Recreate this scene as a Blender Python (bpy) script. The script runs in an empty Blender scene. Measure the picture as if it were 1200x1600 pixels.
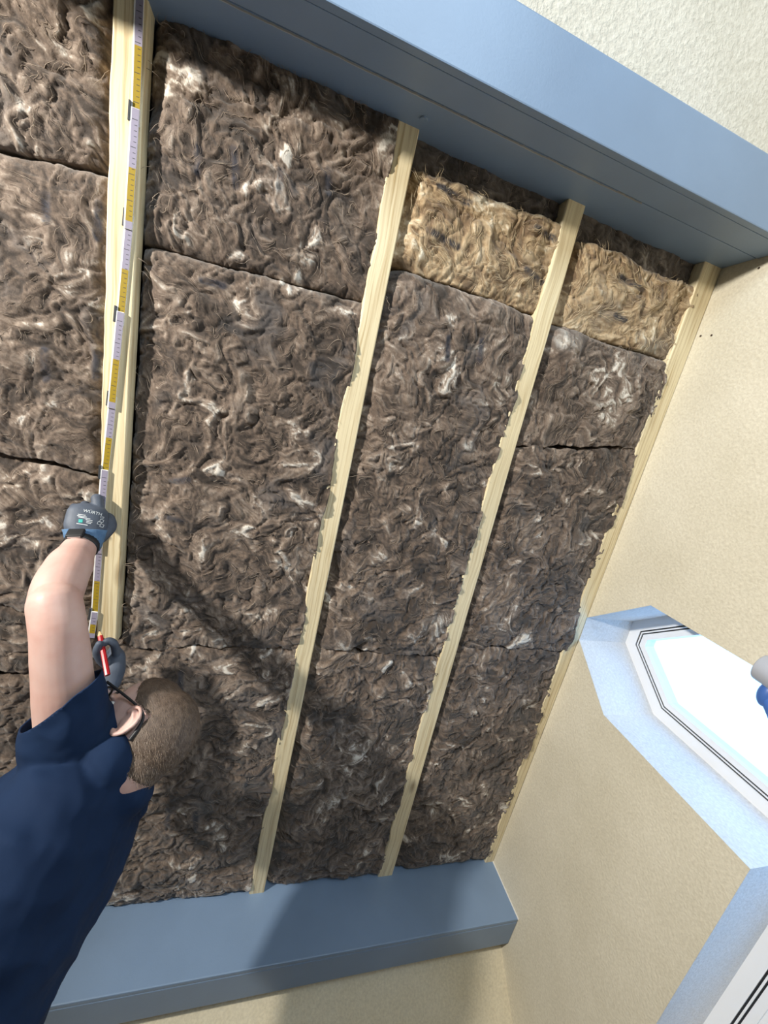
import bpy, bmesh, math, random
import numpy as np
from mathutils import Vector, Matrix
from mathutils.bvhtree import BVHTree

random.seed(7)
sc = bpy.context.scene
COL = sc.collection

# ------------------------------------------------------------------ camera
CAMH = 1.48                                  # lens height above the floor
FPX = 600.0                                  # focal length in pixels of the 1200x1600 frame
SL = math.radians(39.88)                     # pitch of the roof slope
RW = np.array([[0.9484167816, -0.3140213501, -0.0435453794],     # world -> camera rows (x right, y down, z forward)
               [0.1416105872,  0.5425184692, -0.8280218307],
               [0.2836407057,  0.7791433131,  0.5590023683]])
cam_d = bpy.data.cameras.new('camera')
cam = bpy.data.objects.new('camera', cam_d)
COL.objects.link(cam)
m = Matrix.Identity(4)
for i in range(3):
    m[i][0] = RW[0][i]; m[i][1] = -RW[1][i]; m[i][2] = -RW[2][i]
m[2][3] = CAMH
cam.matrix_world = m
cam_d.sensor_fit = 'VERTICAL'
cam_d.sensor_height = 24.0
cam_d.lens = FPX / 1600.0 * 24.0
cam_d.clip_start = 0.02
sc.camera = cam

# ------------------------------------------------------------------ world, lights, exposure
sc.view_settings.view_transform = 'Standard'
sc.view_settings.look = 'None'
sc.view_settings.gamma = 1.0
sc.view_settings.use_curve_mapping = False
sc.view_settings.exposure = 0.45
w = bpy.data.worlds.new('sky'); sc.world = w
w.use_nodes = True
bg = w.node_tree.nodes['Background']
bg.inputs[0].default_value = (0.32, 0.58, 1.0, 1)
bg.inputs[1].default_value = 3.0

def light(name, kind, loc, target, power, color, size):
    ld = bpy.data.lights.new(name, kind)
    ld.energy = power; ld.color = color
    if kind == 'AREA':
        ld.shape = 'RECTANGLE'; ld.size, ld.size_y = size
    else:
        ld.shadow_soft_size = size
    lo = bpy.data.objects.new(name, ld); COL.objects.link(lo)
    lo.location = loc
    lo.rotation_euler = (Vector(target) - Vector(loc)).to_track_quat('-Z', 'Y').to_euler()
    return lo
# assumed site lamp left of the photographer, and added fill for assumed daylight behind
lamp = light('assumed_site_lamp', 'SPOT', (-2.25, -0.71, CAMH + 0.66), (0.55, 0.55, CAMH + 1.05), 420, (1.0, 0.95, 0.86), 0.07)  # unseen lamp, assumed from the direction of the shadows
lamp.data.spot_size = math.radians(125); lamp.data.spot_blend = 1.0
light('assumed_daylight_fill', 'AREA', (0.35, -1.55, CAMH + 0.98), (0.45, 0.3, CAMH + 0.75), 26, (0.66, 0.83, 1.0), (0.9, 0.9))  # added area light for daylight assumed from behind; no roof window is built

# ------------------------------------------------------------------ geometry helpers
CS, SN = math.cos(SL), math.sin(SL)
D0 = 1.13                                    # distance of the rafter faces from the lens, square to the slope
O = Vector((0, 0, CAMH))
def W(s, b, n):                              # slope frame (along ridge, down the slope, outwards) -> world
    return Vector((s, b * CS + n * SN, -b * SN + n * CS + CAMH))
def ray(x, y):
    c = np.array([(x - 600) / FPX, (y - 800) / FPX, 1.0])
    return Vector(RW.T @ c)
def P(x, y, t):                              # a point seen at (x, y), t metres deep
    return ray(x, y) * t + O
NV = Vector((0, SN, CS)); BV = Vector((0, CS, -SN)); XV = Vector((1, 0, 0)); ZV = Vector((0, 0, 1))
def SB(x, y, n=D0):
    r = ray(x, y); p = r * (n / r.dot(NV))
    return p.x, p.dot(BV)

def mesh_obj(name, verts, faces, mat=None, parent=None, smooth=False):
    me = bpy.data.meshes.new(name)
    me.from_pydata([tuple(v) for v in verts], [], faces)
    me.update()
    if mat: me.materials.append(mat)
    o = bpy.data.objects.new(name, me); COL.objects.link(o)
    if parent:
        o.parent = parent; o.matrix_parent_inverse = parent.matrix_world.inverted()
    if smooth:
        me.polygons.foreach_set('use_smooth', [True] * len(me.polygons))
    return o
def bm_obj(name, bm, mat=None, parent=None, smooth=False):
    bmesh.ops.recalc_face_normals(bm, faces=bm.faces)
    me = bpy.data.meshes.new(name); bm.to_mesh(me); bm.free()
    if mat: me.materials.append(mat)
    o = bpy.data.objects.new(name, me); COL.objects.link(o)
    if parent:
        o.parent = parent; o.matrix_parent_inverse = parent.matrix_world.inverted()
    if smooth:
        me.polygons.foreach_set('use_smooth', [True] * len(me.polygons))
    return o
def empty(name, loc):
    e = bpy.data.objects.new(name, None); COL.objects.link(e)
    e.location = loc; e.empty_display_size = 0.05
    e.matrix_world = Matrix.Translation(loc)
    return e
def tag(o, label=None, cat=None, group=None, kind=None):
    if label: o['label'] = label
    if cat: o['category'] = cat
    if group: o['group'] = group
    if kind: o['kind'] = kind
    return o
def hexa(bm, pts):
    vs = [bm.verts.new(p) for p in pts]
    for f in ((0, 3, 2, 1), (4, 5, 6, 7), (0, 1, 5, 4), (1, 2, 6, 5), (2, 3, 7, 6), (3, 0, 4, 7)):
        bm.faces.new([vs[i] for i in f])
    return vs
def slope_box(bm, s0, s1, b0, b1, n0, n1):
    return hexa(bm, [W(s0, b0, n0), W(s1, b0, n0), W(s1, b1, n0), W(s0, b1, n0),
                     W(s0, b0, n1), W(s1, b0, n1), W(s1, b1, n1), W(s0, b1, n1)])
def bevel(bm, off, seg=2):
    bmesh.ops.recalc_face_normals(bm, faces=bm.faces)
    bmesh.ops.bevel(bm, geom=[e for e in bm.edges], offset=off, segments=seg, profile=0.6, affect='EDGES', clamp_overlap=True)

# ------------------------------------------------------------------ material helpers
def new_mat(name, color=(0.5, 0.5, 0.5), rough=0.6, **kw):
    mt = bpy.data.materials.new(name); mt.use_nodes = True
    b = mt.node_tree.nodes['Principled BSDF']
    b.inputs['Base Color'].default_value = (*color, 1)
    b.inputs['Roughness'].default_value = rough
    for k, v in kw.items():
        b.inputs[k.replace('_', ' ')].default_value = v
    return mt
class NT:
    def __init__(self, mt):
        self.t = mt.node_tree; self.b = self.t.nodes['Principled BSDF']
    def n(self, typ, **kw):
        nd = self.t.nodes.new(typ)
        for k, v in kw.items():
            if k in nd.inputs.keys(): nd.inputs[k].default_value = v
            else: setattr(nd, k, v)
        return nd
    def l(self, a, b): self.t.links.new(a, b)
    def ramp(self, fac, stops):
        r = self.t.nodes.new('ShaderNodeValToRGB')
        el = r.color_ramp.elements
        while len(el) < len(stops): el.new(0.5)
        for e, (p, c) in zip(el, stops): e.position = p; e.color = (*c, 1)
        if fac is not None: self.l(fac, r.inputs[0])
        return r
    def coords(self, scale=(1, 1, 1), rot=(0, 0, 0), src='Object'):
        tc = self.t.nodes.new('ShaderNodeTexCoord'); mp = self.t.nodes.new('ShaderNodeMapping')
        mp.inputs['Scale'].default_value = scale; mp.inputs['Rotation'].default_value = rot
        self.l(tc.outputs[src], mp.inputs['Vector'])
        return mp.outputs['Vector']
    def bump(self, h, strength, dist, prev=None):
        bp = self.t.nodes.new('ShaderNodeBump')
        bp.inputs['Strength'].default_value = strength; bp.inputs['Distance'].default_value = dist
        self.l(h, bp.inputs['Height'])
        if prev: self.l(prev, bp.inputs['Normal'])
        self.l(bp.outputs['Normal'], self.b.inputs['Normal'])
        return bp.outputs['Normal']
    def mix(self, fac, a, b, mode='MIX'):
        mx = self.t.nodes.new('ShaderNodeMix'); mx.data_type = 'RGBA'; mx.blend_type = mode
        for i, v in ((0, fac), (6, a), (7, b)):
            if isinstance(v, (int, float)): mx.inputs[i].default_value = v
            elif isinstance(v, tuple): mx.inputs[i].default_value = (*v, 1)
            else: self.l(v, mx.inputs[i])
        return mx.outputs[2]

def plaster(name, c1, c2, bump_scale, strength, dist):
    mt = new_mat(name, c1, 0.9); n = NT(mt)
    v = n.coords()
    big = n.n('ShaderNodeTexNoise', Scale=2.3, Detail=4.0, Roughness=0.6); n.l(v, big.inputs['Vector'])
    r = n.ramp(big.outputs['Fac'], [(0.35, c1), (0.68, c2)])
    sm = n.n('ShaderNodeTexNoise', Scale=bump_scale, Detail=3.0, Roughness=0.6); n.l(v, sm.inputs['Vector'])
    r2 = n.ramp(sm.outputs['Fac'], [(0.3, (0.86, 0.85, 0.83)), (0.7, (1.04, 1.04, 1.03))])
    n.l(n.mix(1.0, r.outputs[0], r2.outputs[0], 'MULTIPLY'), n.b.inputs['Base Color'])
    n.bump(sm.outputs['Fac'], strength, dist)
    return mt
M = {}
M['gable'] = plaster('gable_plaster', (0.64, 0.59, 0.47), (0.72, 0.67, 0.55), 130.0, 0.45, 0.004)
M['ceil'] = plaster('ceiling_plaster', (0.60, 0.575, 0.50), (0.67, 0.645, 0.58), 75.0, 0.8, 0.006)
M['knee'] = plaster('knee_wall_plaster', (0.74, 0.65, 0.47), (0.80, 0.72, 0.55), 110.0, 0.3, 0.003)
M['raw'] = plaster('raw_plaster', (0.40, 0.37, 0.32), (0.46, 0.43, 0.38), 90.0, 0.3, 0.003)
M['reveal'] = plaster('reveal_plaster', (0.74, 0.75, 0.76), (0.80, 0.80, 0.81), 120.0, 0.6, 0.004)
M['floor'] = plaster('floor_screed', (0.14, 0.125, 0.11), (0.19, 0.17, 0.15), 40.0, 0.2, 0.003)

def paint(name, c):
    mt = new_mat(name, c, 0.42); n = NT(mt)
    v = n.coords()
    a = n.n('ShaderNodeTexNoise', Scale=5.0, Detail=5.0); n.l(v, a.inputs['Vector'])
    r = n.ramp(a.outputs['Fac'], [(0.3, tuple(k * 0.94 for k in c)), (0.7, tuple(k * 1.05 for k in c))])
    n.l(r.outputs[0], n.b.inputs['Base Color'])
    g = n.n('ShaderNodeTexNoise', Scale=180.0, Detail=2.0); n.l(v, g.inputs['Vector'])
    n.bump(g.outputs['Fac'], 0.12, 0.002)
    return mt
M['beam'] = paint('blue_grey_paint', (0.200, 0.285, 0.415))
M['white'] = new_mat('white_pvc', (0.80, 0.81, 0.83), 0.35)
M['caulk'] = new_mat('white_caulk', (0.82, 0.80, 0.74), 0.6)
M['black'] = new_mat('black_rubber', (0.012, 0.013, 0.016), 0.5)
M['hole'] = new_mat('dark_hole', (0.05, 0.03, 0.02), 0.9)
M['grey_fit'] = new_mat('grey_plastic', (0.42, 0.44, 0.50), 0.45)
M['steel'] = new_mat('brushed_steel', (0.62, 0.62, 0.64), 0.3, Metallic=1.0)
M['dark_steel'] = new_mat('dark_steel', (0.10, 0.105, 0.115), 0.4, Metallic=0.6)

def wood(name, c_lo, c_hi):
    mt = new_mat(name, c_hi, 0.6); n = NT(mt)
    at = n.n('ShaderNodeAttribute', attribute_name='grain')        # x across, y along, z depth in metres
    mp = n.n('ShaderNodeMapping'); mp.inputs['Scale'].default_value = (150, 3.0, 150)
    n.l(at.outputs['Vector'], mp.inputs['Vector'])
    wv = n.n('ShaderNodeTexNoise', Scale=1.0, Detail=4.0, Roughness=0.6, Distortion=0.4); n.l(mp.outputs[0], wv.inputs['Vector'])
    mp2 = n.n('ShaderNodeMapping'); mp2.inputs['Scale'].default_value = (14, 5.0, 14)
    n.l(at.outputs['Vector'], mp2.inputs['Vector'])
    kn = n.n('ShaderNodeTexVoronoi', Scale=0.55); n.l(mp2.outputs[0], kn.inputs['Vector'])
    kr = n.ramp(kn.outputs['Distance'], [(0.03, (0.20, 0.10, 0.04)), (0.13, (1, 1, 1))])
    bl = n.n('ShaderNodeTexNoise', Scale=0.35, Detail=3.0); n.l(mp2.outputs[0], bl.inputs['Vector'])
    br = n.ramp(bl.outputs['Fac'], [(0.3, (0.86, 0.84, 0.80)), (0.7, (1.05, 1.04, 1.02))])
    r = n.ramp(wv.outputs['Fac'], [(0.30, c_lo), (0.55, c_hi), (0.8, tuple(min(1, k * 1.06) for k in c_hi))])
    c = n.mix(1.0, r.outputs[0], br.outputs[0], 'MULTIPLY')
    c = n.mix(0.55, c, kr.outputs[0], 'MULTIPLY')
    n.l(c, n.b.inputs['Base Color'])
    n.bump(wv.outputs['Fac'], 0.35, 0.0015)
    return mt
M['wood'] = wood('spruce', (0.58, 0.44, 0.24), (0.86, 0.75, 0.51))

def wool(name, stops):
    mt = new_mat(name, stops[1][1], 0.95); n = NT(mt)
    at = n.n('ShaderNodeAttribute', attribute_name='tone')
    sep = n.n('ShaderNodeSeparateColor'); n.l(at.outputs['Color'], sep.inputs[0])
    v = n.coords()
    fn = n.n('ShaderNodeTexNoise', Scale=170.0, Detail=3.0, Roughness=0.65, Distortion=1.2); n.l(v, fn.inputs['Vector'])
    ad = n.n('ShaderNodeMath', operation='MULTIPLY_ADD'); n.l(fn.outputs['Fac'], ad.inputs[0]); ad.inputs[1].default_value = 0.34
    sb = n.n('ShaderNodeMath', operation='SUBTRACT'); n.l(sep.outputs[0], sb.inputs[0]); sb.inputs[1].default_value = 0.17
    n.l(sb.outputs[0], ad.inputs[2])
    r = n.ramp(ad.outputs[0], stops)
    sm_ = n.n('ShaderNodeMath', operation='MULTIPLY'); n.l(sep.outputs[2], sm_.inputs[0]); sm_.inputs[1].default_value = 0.62
    c = n.mix(sm_.outputs[0], r.outputs[0], (0.075, 0.072, 0.075))
    c = n.mix(sep.outputs[1], c, (0.030, 0.030, 0.040))
    n.l(c, n.b.inputs['Base Color'])
    n.b.inputs['Sheen Weight'].default_value = 0.25
    n.b.inputs['Sheen Roughness'].default_value = 0.6
    n.b.inputs['Specular IOR Level'].default_value = 0.1
    n.bump(fn.outputs['Fac'], 0.35, 0.003)
    return mt
M['wool'] = wool('brown_mineral_wool', [(0.06, (0.046, 0.033, 0.025)), (0.36, (0.142, 0.102, 0.076)), (0.64, (0.27, 0.212, 0.167)), (0.95, (0.66, 0.61, 0.54))])
M['wool_tan'] = wool('tan_mineral_wool', [(0.06, (0.19, 0.125, 0.070)), (0.35, (0.40, 0.285, 0.165)), (0.66, (0.58, 0.45, 0.29)), (0.95, (0.86, 0.78, 0.62))])
M['wool_dark'] = wool('shaded_mineral_wool', [(0.08, (0.050, 0.040, 0.035)), (0.40, (0.12, 0.098, 0.085)), (0.70, (0.20, 0.17, 0.15)), (0.95, (0.42, 0.38, 0.34))])  # darker wool colours, with the shade of beam and recess painted in
M['fibre'] = new_mat('loose_fibre', (0.36, 0.285, 0.22), 0.9)
M['fibre_tan'] = new_mat('loose_tan_fibre', (0.66, 0.53, 0.35), 0.9)

# ------------------------------------------------------------------ the room
XG = 1.286                                   # gable wall plane
XL = -3.2
RB = -1.72                                   # ridge, down-slope coordinate (negative = up)
ridge = W(0, RB, D0)
YK, ZK = 2.274, -0.66                        # knee wall
YBK = -3.4
zb = ridge.z - (ridge.y - YBK) * math.tan(SL)
bm = bmesh.new()
hexa(bm, [(XL, YBK, -0.1), (XG + .3, YBK, -0.1), (XG + .3, YK + .2, -0.1), (XL, YK + .2, -0.1), (XL, YBK, 0), (XG + .3, YBK, 0), (XG + .3, YK + .2, 0), (XL, YK + .2, 0)])
tag(bm_obj('floor', bm, M['floor']), 'grey screed floor of the attic', 'floor', kind='structure')
bm = bmesh.new()
ztop = CAMH + ZK + 0.30
hexa(bm, [(XL, YK, 0), (XG, YK, 0), (XG, YK + .2, 0), (XL, YK + .2, 0), (XL, YK, ztop), (XG, YK, ztop), (XG, YK + .2, ztop), (XL, YK + .2, ztop)])
tag(bm_obj('wall_far', bm, M['knee']), 'cream knee wall under the lower blue beam', 'wall', kind='structure')
bm = bmesh.new()
hexa(bm, [(XL - .2, YBK, 0), (XL, YBK, 0), (XL, YK + .2, 0), (XL - .2, YK + .2, 0), (XL - .2, YBK, 4), (XL, YBK, 4), (XL, YK + .2, 4), (XL - .2, YK + .2, 4)])
tag(bm_obj('wall_left', bm, M['raw']), 'grey raw plastered wall at the left end of the attic', 'wall', kind='structure')
bm = bmesh.new()
hexa(bm, [(XL, YBK - .2, 0), (XG + .3, YBK - .2, 0), (XG + .3, YBK, 0), (XL, YBK, 0), (XL, YBK - .2, zb + .2), (XG + .3, YBK - .2, zb + .2), (XG + .3, YBK, zb + .2), (XL, YBK, zb + .2)])
tag(bm_obj('wall_back', bm, M['raw']), 'grey raw plastered wall behind the photographer', 'wall', kind='structure')
# plastered slope above the upper beam, and the opposite slope
bm = bmesh.new()
slope_box(bm, XL, XG + .3, RB - .2, -0.80, D0 - 0.03, D0 + .2)
tag(bm_obj('ceiling_slope', bm, M['ceil']), 'rough white plastered roof slope above the upper blue beam', 'ceiling', kind='structure')
bm = bmesh.new()
t_ = math.tan(SL)
hexa(bm, [(XL, ridge.y + .05, ridge.z + .04), (XG + .3, ridge.y + .05, ridge.z + .04), (XG + .3, YBK - .2, zb - .2 * t_), (XL, YBK - .2, zb - .2 * t_),
          (XL, ridge.y + .05, ridge.z + .3), (XG + .3, ridge.y + .05, ridge.z + .3), (XG + .3, YBK - .2, zb + .3), (XL, YBK - .2, zb + .3)])
tag(bm_obj('ceiling_opposite', bm, M['raw']), 'grey plastered opposite roof slope behind the photographer', 'ceiling', kind='structure')
# roof boarding that closes the slope behind the insulation
bm = bmesh.new()
slope_box(bm, XL, XG + .3, -0.9, 2.45, D0 + 0.20, D0 + 0.24)
tag(bm_obj('ceiling_boarding', bm, M['hole']), 'dark roof boarding behind the insulation', 'ceiling', kind='structure')
bm = bmesh.new()
slope_box(bm, XL, -1.02, -0.70, 2.0, D0 - 0.02, D0 + 0.2)
tag(bm_obj('ceiling_left_panel', bm, M['ceil']), 'white plastered slope left of the open rafters', 'ceiling', kind='structure')

# gable wall with the many-sided window opening (Y, Z relative to the lens)
OPEN = [(1.190, 0.481), (1.266, 0.413), (1.265, 0.138), (0.959, -0.246), (1.741, -0.900), (0.43, -0.900), (0.43, -0.155), (0.912, 0.431)]
TH = 0.30
bm = bmesh.new()
outer = [(YBK, -CAMH), (YK + .2, -CAMH), (YK + .2, -0.2), (ridge.y, ridge.z - CAMH + .22), (YBK, zb - CAMH + .2)]
def loop(pts, x):
    vs = [bm.verts.new((x, y, z + CAMH)) for y, z in pts]
    return vs, [bm.edges.new((vs[i], vs[(i + 1) % len(vs)])) for i in range(len(vs))]
sides = []
for x in (XG, XG + TH):
    vo, eo = loop(outer, x); vi, ei = loop(OPEN, x)
    bmesh.ops.triangle_fill(bm, use_beauty=True, use_dissolve=False, edges=eo + ei)
    sides.append((vo, vi))
(vo0, vi0), (vo1, vi1) = sides
for a, b_ in ((vo0, vo1),):
    for i in range(len(a)):
        j = (i + 1) % len(a); bm.faces.new((a[i], a[j], b_[j], b_[i]))
gable = bm_obj('wall_right', bm, M['gable'])
tag(gable, 'cream plastered gable wall around the many-sided window', 'wall', kind='structure')
for i in range(len(OPEN)):                    # white reveal faces
    j = (i + 1) % len(OPEN)
    (y0, z0), (y1, z1) = OPEN[i], OPEN[j]
    ex, ez = y1 - y0, z1 - z0; L = math.hypot(ex, ez); nx, nz = ez / L * 0.012, -ex / L * 0.012
    cy = 0.9; 
    y0, z0, y1, z1 = y0 - ex / L * .012, z0 - ez / L * .012, y1 + ex / L * .012, z1 + ez / L * .012
    if i == 2: y1, z1 = OPEN[3]
    if i == 3: y0, z0 = OPEN[3]
    q = [(XG + .0008, y0, z0), (XG + .0008, y1, z1), (XG + .27, y1, z1), (XG + .27, y0, z0)]
    # plaster skin lying inside the wall, flush with the opening
    pts = [(x, y, z + CAMH) for x, y, z in q] + [(x, y - nx, z - nz + CAMH) for x, y, z in q]
    bm = bmesh.new(); hexa(bm, pts)
    bm_obj('reveal', bm, M['reveal'], gable)
for hx, hy in ((1095, 525), (1112, 524), (1186, 419)):
    r = ray(hx, hy); p = r * (XG / r.x) + O
    bm = bmesh.new()
    bmesh.ops.create_cone(bm, cap_ends=True, segments=10, radius1=0.0034, radius2=0.0022, depth=0.003,
                          matrix=Matrix.Translation(p) @ Matrix.Rotation(math.pi / 2, 4, 'Y'))
    bm_obj('drill_hole', bm, M['hole'], gable)

# ------------------------------------------------------------------ window unit
def inset(poly, d):
    n = len(poly); out = []
    area = sum(poly[i][0] * poly[(i + 1) % n][1] - poly[(i + 1) % n][0] * poly[i][1] for i in range(n))
    sg = 1 if area > 0 else -1
    for i in range(n):
        p0, p1, p2 = Vector(poly[i - 1]), Vector(poly[i]), Vector(poly[(i + 1) % n])
        d1 = (p1 - p0).normalized(); d2 = (p2 - p1).normalized()
        n1 = Vector((-d1.y, d1.x)) * sg; n2 = Vector((-d2.y, d2.x)) * sg
        k = (n1 + n2); k = k / max(0.25, k.dot(n1))
        out.append(tuple(p1 + k * d))
    return out
win = empty('window_1', (XG + 0.25, 0.9, CAMH + 0.0))
tag(win, 'white framed many-sided gable window with bright panes', 'window', kind='structure')
XF = XG + 0.247
OPEN_W = [(p[0], p[1]) for p in OPEN]
def ring(name, d0, d1, x0, x1, mat):
    a, b_ = inset(OPEN_W, d0), inset(OPEN_W, d1)
    n = len(a)
    for i in range(n):
        j = (i + 1) % n
        q = [a[i], a[j], b_[j], b_[i]]
        bm = bmesh.new()
        hexa(bm, [(x0, y, z + CAMH) for y, z in q] + [(x1, y, z + CAMH) for y, z in q])
        bm_obj(name, bm, mat, win)
ring('frame_bar', -0.004, 0.042, XF, XF + 0.05, M['white'])
ring('gasket', 0.042, 0.0475, XF + 0.004, XF + 0.05, M['black'])
ring('sash_edge', 0.0475, 0.0525, XF + 0.001, XF + 0.05, M['white'])
ring('gasket', 0.0525, 0.0575, XF + 0.004, XF + 0.05, M['black'])
ring('sash_bar', 0.0575, 0.080, XF + 0.002, XF + 0.05, M['white'])
mg = bpy.data.materials.new('window_glass'); mg.use_nodes = True
nt = mg.node_tree; nt.nodes.clear()
out = nt.nodes.new('ShaderNodeOutputMaterial'); tr = nt.nodes.new('ShaderNodeBsdfTransparent'); gl = nt.nodes.new('ShaderNodeBsdfGlossy')
gl.inputs['Roughness'].default_value = 0.02; tr.inputs[0].default_value = (0.93, 0.97, 0.98, 1)
mx = nt.nodes.new('ShaderNodeMixShader'); mx.inputs[0].default_value = 0.05
nt.links.new(tr.outputs[0], mx.inputs[1]); nt.links.new(gl.outputs[0], mx.inputs[2]); nt.links.new(mx.outputs[0], out.inputs[0])
bm = bmesh.new()
g = inset(OPEN_W, 0.072)
f1 = [bm.verts.new((XF + 0.020, y, z + CAMH)) for y, z in g]; f2 = [bm.verts.new((XF + 0.026, y, z + CAMH)) for y, z in g]
bm.faces.new(f1); bm.faces.new(f2[::-1])
for i in range(len(g)):
    j = (i + 1) % len(g); bm.faces.new((f1[i], f1[j], f2[j], f2[i]))
bm_obj('pane', bm, mg, win)
# the lower part of the unit is closed by a solid white panel
pn = [(0.945, -0.262), (1.62, -0.835), (1.30, -0.835), (0.78, -0.40)]
bm = bmesh.new()
hexa(bm, [(XF + 0.010, y, z + CAMH) for y, z in pn] + [(XF + 0.045, y, z + CAMH) for y, z in pn]); bevel(bm, 0.003, 1)
bm_obj('lower_panel', bm, M['white'], win)

# ------------------------------------------------------------------ blue beams clad with boards
BT, BB = -0.683, 1.961
def board(name, parent, s0, s1, b0, b1, n0, n1, bev=0.003):
    bm = bmesh.new(); slope_box(bm, s0, s1, b0, b1, n0, n1); bevel(bm, bev)
    return bm_obj(name, bm, M['beam'], parent)
SX0, SX1 = -2.6, XG - 0.001
beam1 = empty('roof_beam', W(0, -0.75, 0.93))
tag(beam1, 'blue-grey boxed roof beam running across the top above the insulation', 'beam')
board('soffit_board', beam1, SX0, SX1, -0.829, BT, 0.929, 0.949, 0.003)
board('side_board', beam1, SX0, SX1, BT - 0.02, BT - 0.0005, 0.950, 1.027, 0.0015)
board('side_board', beam1, SX0, SX1, BT - 0.024, BT - 0.002, 1.0310, 1.30, 0.0015)
board('back_board', beam1, SX0, SX1, -0.829, -0.81, 0.950, 1.16, 0.002)
# ragged paint seam along the joint of the two side boards
vs, fs = [], []
N = 260
rs = random.Random(3)
off = 0.0
for i in range(N + 1):
    s = -0.45 + i / N * 1.28
    off = 0.8 * off + rs.uniform(-0.0006, 0.0006)
    h = (0.0010 + 0.0010 * math.sin(i * 0.11) ** 2) * min(1, (N - i) / 40)
    base = 1.0318 + off
    for nn, bb in ((base, BT - 0.004), (base, BT + 0.0012), (base + h, BT + 0.0012), (base + h, BT - 0.004)):
        vs.append(W(s, bb, nn))
    if i:
        k = (i - 1) * 4
        for q in range(4):
            fs.append((k + q, k + (q + 1) % 4, k + 4 + (q + 1) % 4, k + 4 + q))
mesh_obj('paint_seam', vs, fs, new_mat('grey_filler', (0.42, 0.42, 0.41), 0.7), beam1)
bm = bmesh.new()
bmesh.ops.create_cone(bm, cap_ends=True, segments=16, radius1=0.010, radius2=0.009, depth=0.003,
                      matrix=Matrix.Translation(W(*(lambda r: ((r * (BT / r.dot(BV))).x, BT, (r * (BT / r.dot(BV))).dot(NV)))(ray(662, 187)))) @ BV.to_track_quat('Z', 'Y').to_matrix().to_4x4())
bm_obj('screw_plug', bm, M['beam'], beam1)

beam2 = empty('eaves_beam', W(0, 2.0, 0.95))
tag(beam2, 'blue-grey boxed beam along the bottom edge of the insulation', 'beam')
board('top_board', beam2, SX0, SX1, BB, BB + 0.02, 0.908, 1.30, 0.004)
board('front_board', beam2, SX0, SX1, BB + 0.0205, 2.118, 0.908, 0.928, 0.003)
bm = bmesh.new()
def strip(bm, p, q, wdt, nrm):
    d = (q - p).normalized(); s = d.cross(nrm).normalized() * wdt
    hexa(bm, [p - s, p + s, q + s, q - s, p - s + nrm * .004, p + s + nrm * .004, q + s + nrm * .004, q - s + nrm * .004])
strip(bm, W(XG - 0.001, BB - 0.001, D0), W(XG - 0.001, BB - 0.001, 0.905), 0.003, Vector((-1, 0, 0)))
bm_obj('caulk_line', bm, M['caulk'], beam2)

# ------------------------------------------------------------------ noise tools
def perlin(x, y, seed):
    rg = np.random.RandomState(seed)
    perm = rg.permutation(512); perm = np.concatenate([perm, perm])
    ang = rg.rand(1024) * 2 * np.pi
    gx, gy = np.cos(ang), np.sin(ang)
    xi = np.floor(x).astype(np.int64); yi = np.floor(y).astype(np.int64)
    xf = x - xi; yf = y - yi
    xi &= 511; yi &= 511
    u = xf * xf * xf * (xf * (xf * 6 - 15) + 10); v = yf * yf * yf * (yf * (yf * 6 - 15) + 10)
    def g(ix, iy, dx, dy):
        h = perm[(perm[ix & 511] + iy) & 511]
        return gx[h] * dx + gy[h] * dy
    a = g(xi, yi, xf, yf); b = g(xi + 1, yi, xf - 1, yf); c = g(xi, yi + 1, xf, yf - 1); d = g(xi + 1, yi + 1, xf - 1, yf - 1)
    return ((a + u * (b - a)) * (1 - v) + (c + u * (d - c)) * v) * 1.5
def fbm(x, y, seed, oct=4, gain=0.5):
    r = 0; a = 1; f = 1
    for o in range(oct):
        r = r + a * perlin(x * f + 13.7 * o, y * f + 7.1 * o, seed + o); a *= gain; f *= 2.03
    return r
def samp(F, s, b):
    x = np.clip((s - GS0) / GR, 0, F.shape[1] - 1.01); y = np.clip((b - GB0) / GR, 0, F.shape[0] - 1.01)
    xi = x.astype(int); yi = y.astype(int); fx = x - xi; fy = y - yi
    return (F[yi, xi] * (1 - fx) + F[yi, xi + 1] * fx) * (1 - fy) + (F[yi + 1, xi] * (1 - fx) + F[yi + 1, xi + 1] * fx) * fy

# fibre flow over the slope: swirling field, streaks drawn along it
GR = 0.0025; GS0, GB0 = -1.12, -0.80
gw, gh = int(2.50 / GR), int(2.90 / GR)
gs, gb = np.meshgrid(GS0 + np.arange(gw) * GR, GB0 + np.arange(gh) * GR)
wx = fbm(gs * 7, gb * 7, 11, 3) * 0.06; wy = fbm(gs * 7 + 50, gb * 7, 12, 3) * 0.06
psi = fbm((gs + wx) * 4.8, (gb + wy) * 4.8, 21, 3, 0.42)
vy, vx = np.gradient(psi); vx, vy = vy, -vx
vx = vx + 0.004 * np.sin(gb * 3); vy = vy - 0.010
mag = np.sqrt(vx * vx + vy * vy) + 1e-6; vx /= mag; vy /= mag
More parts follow.
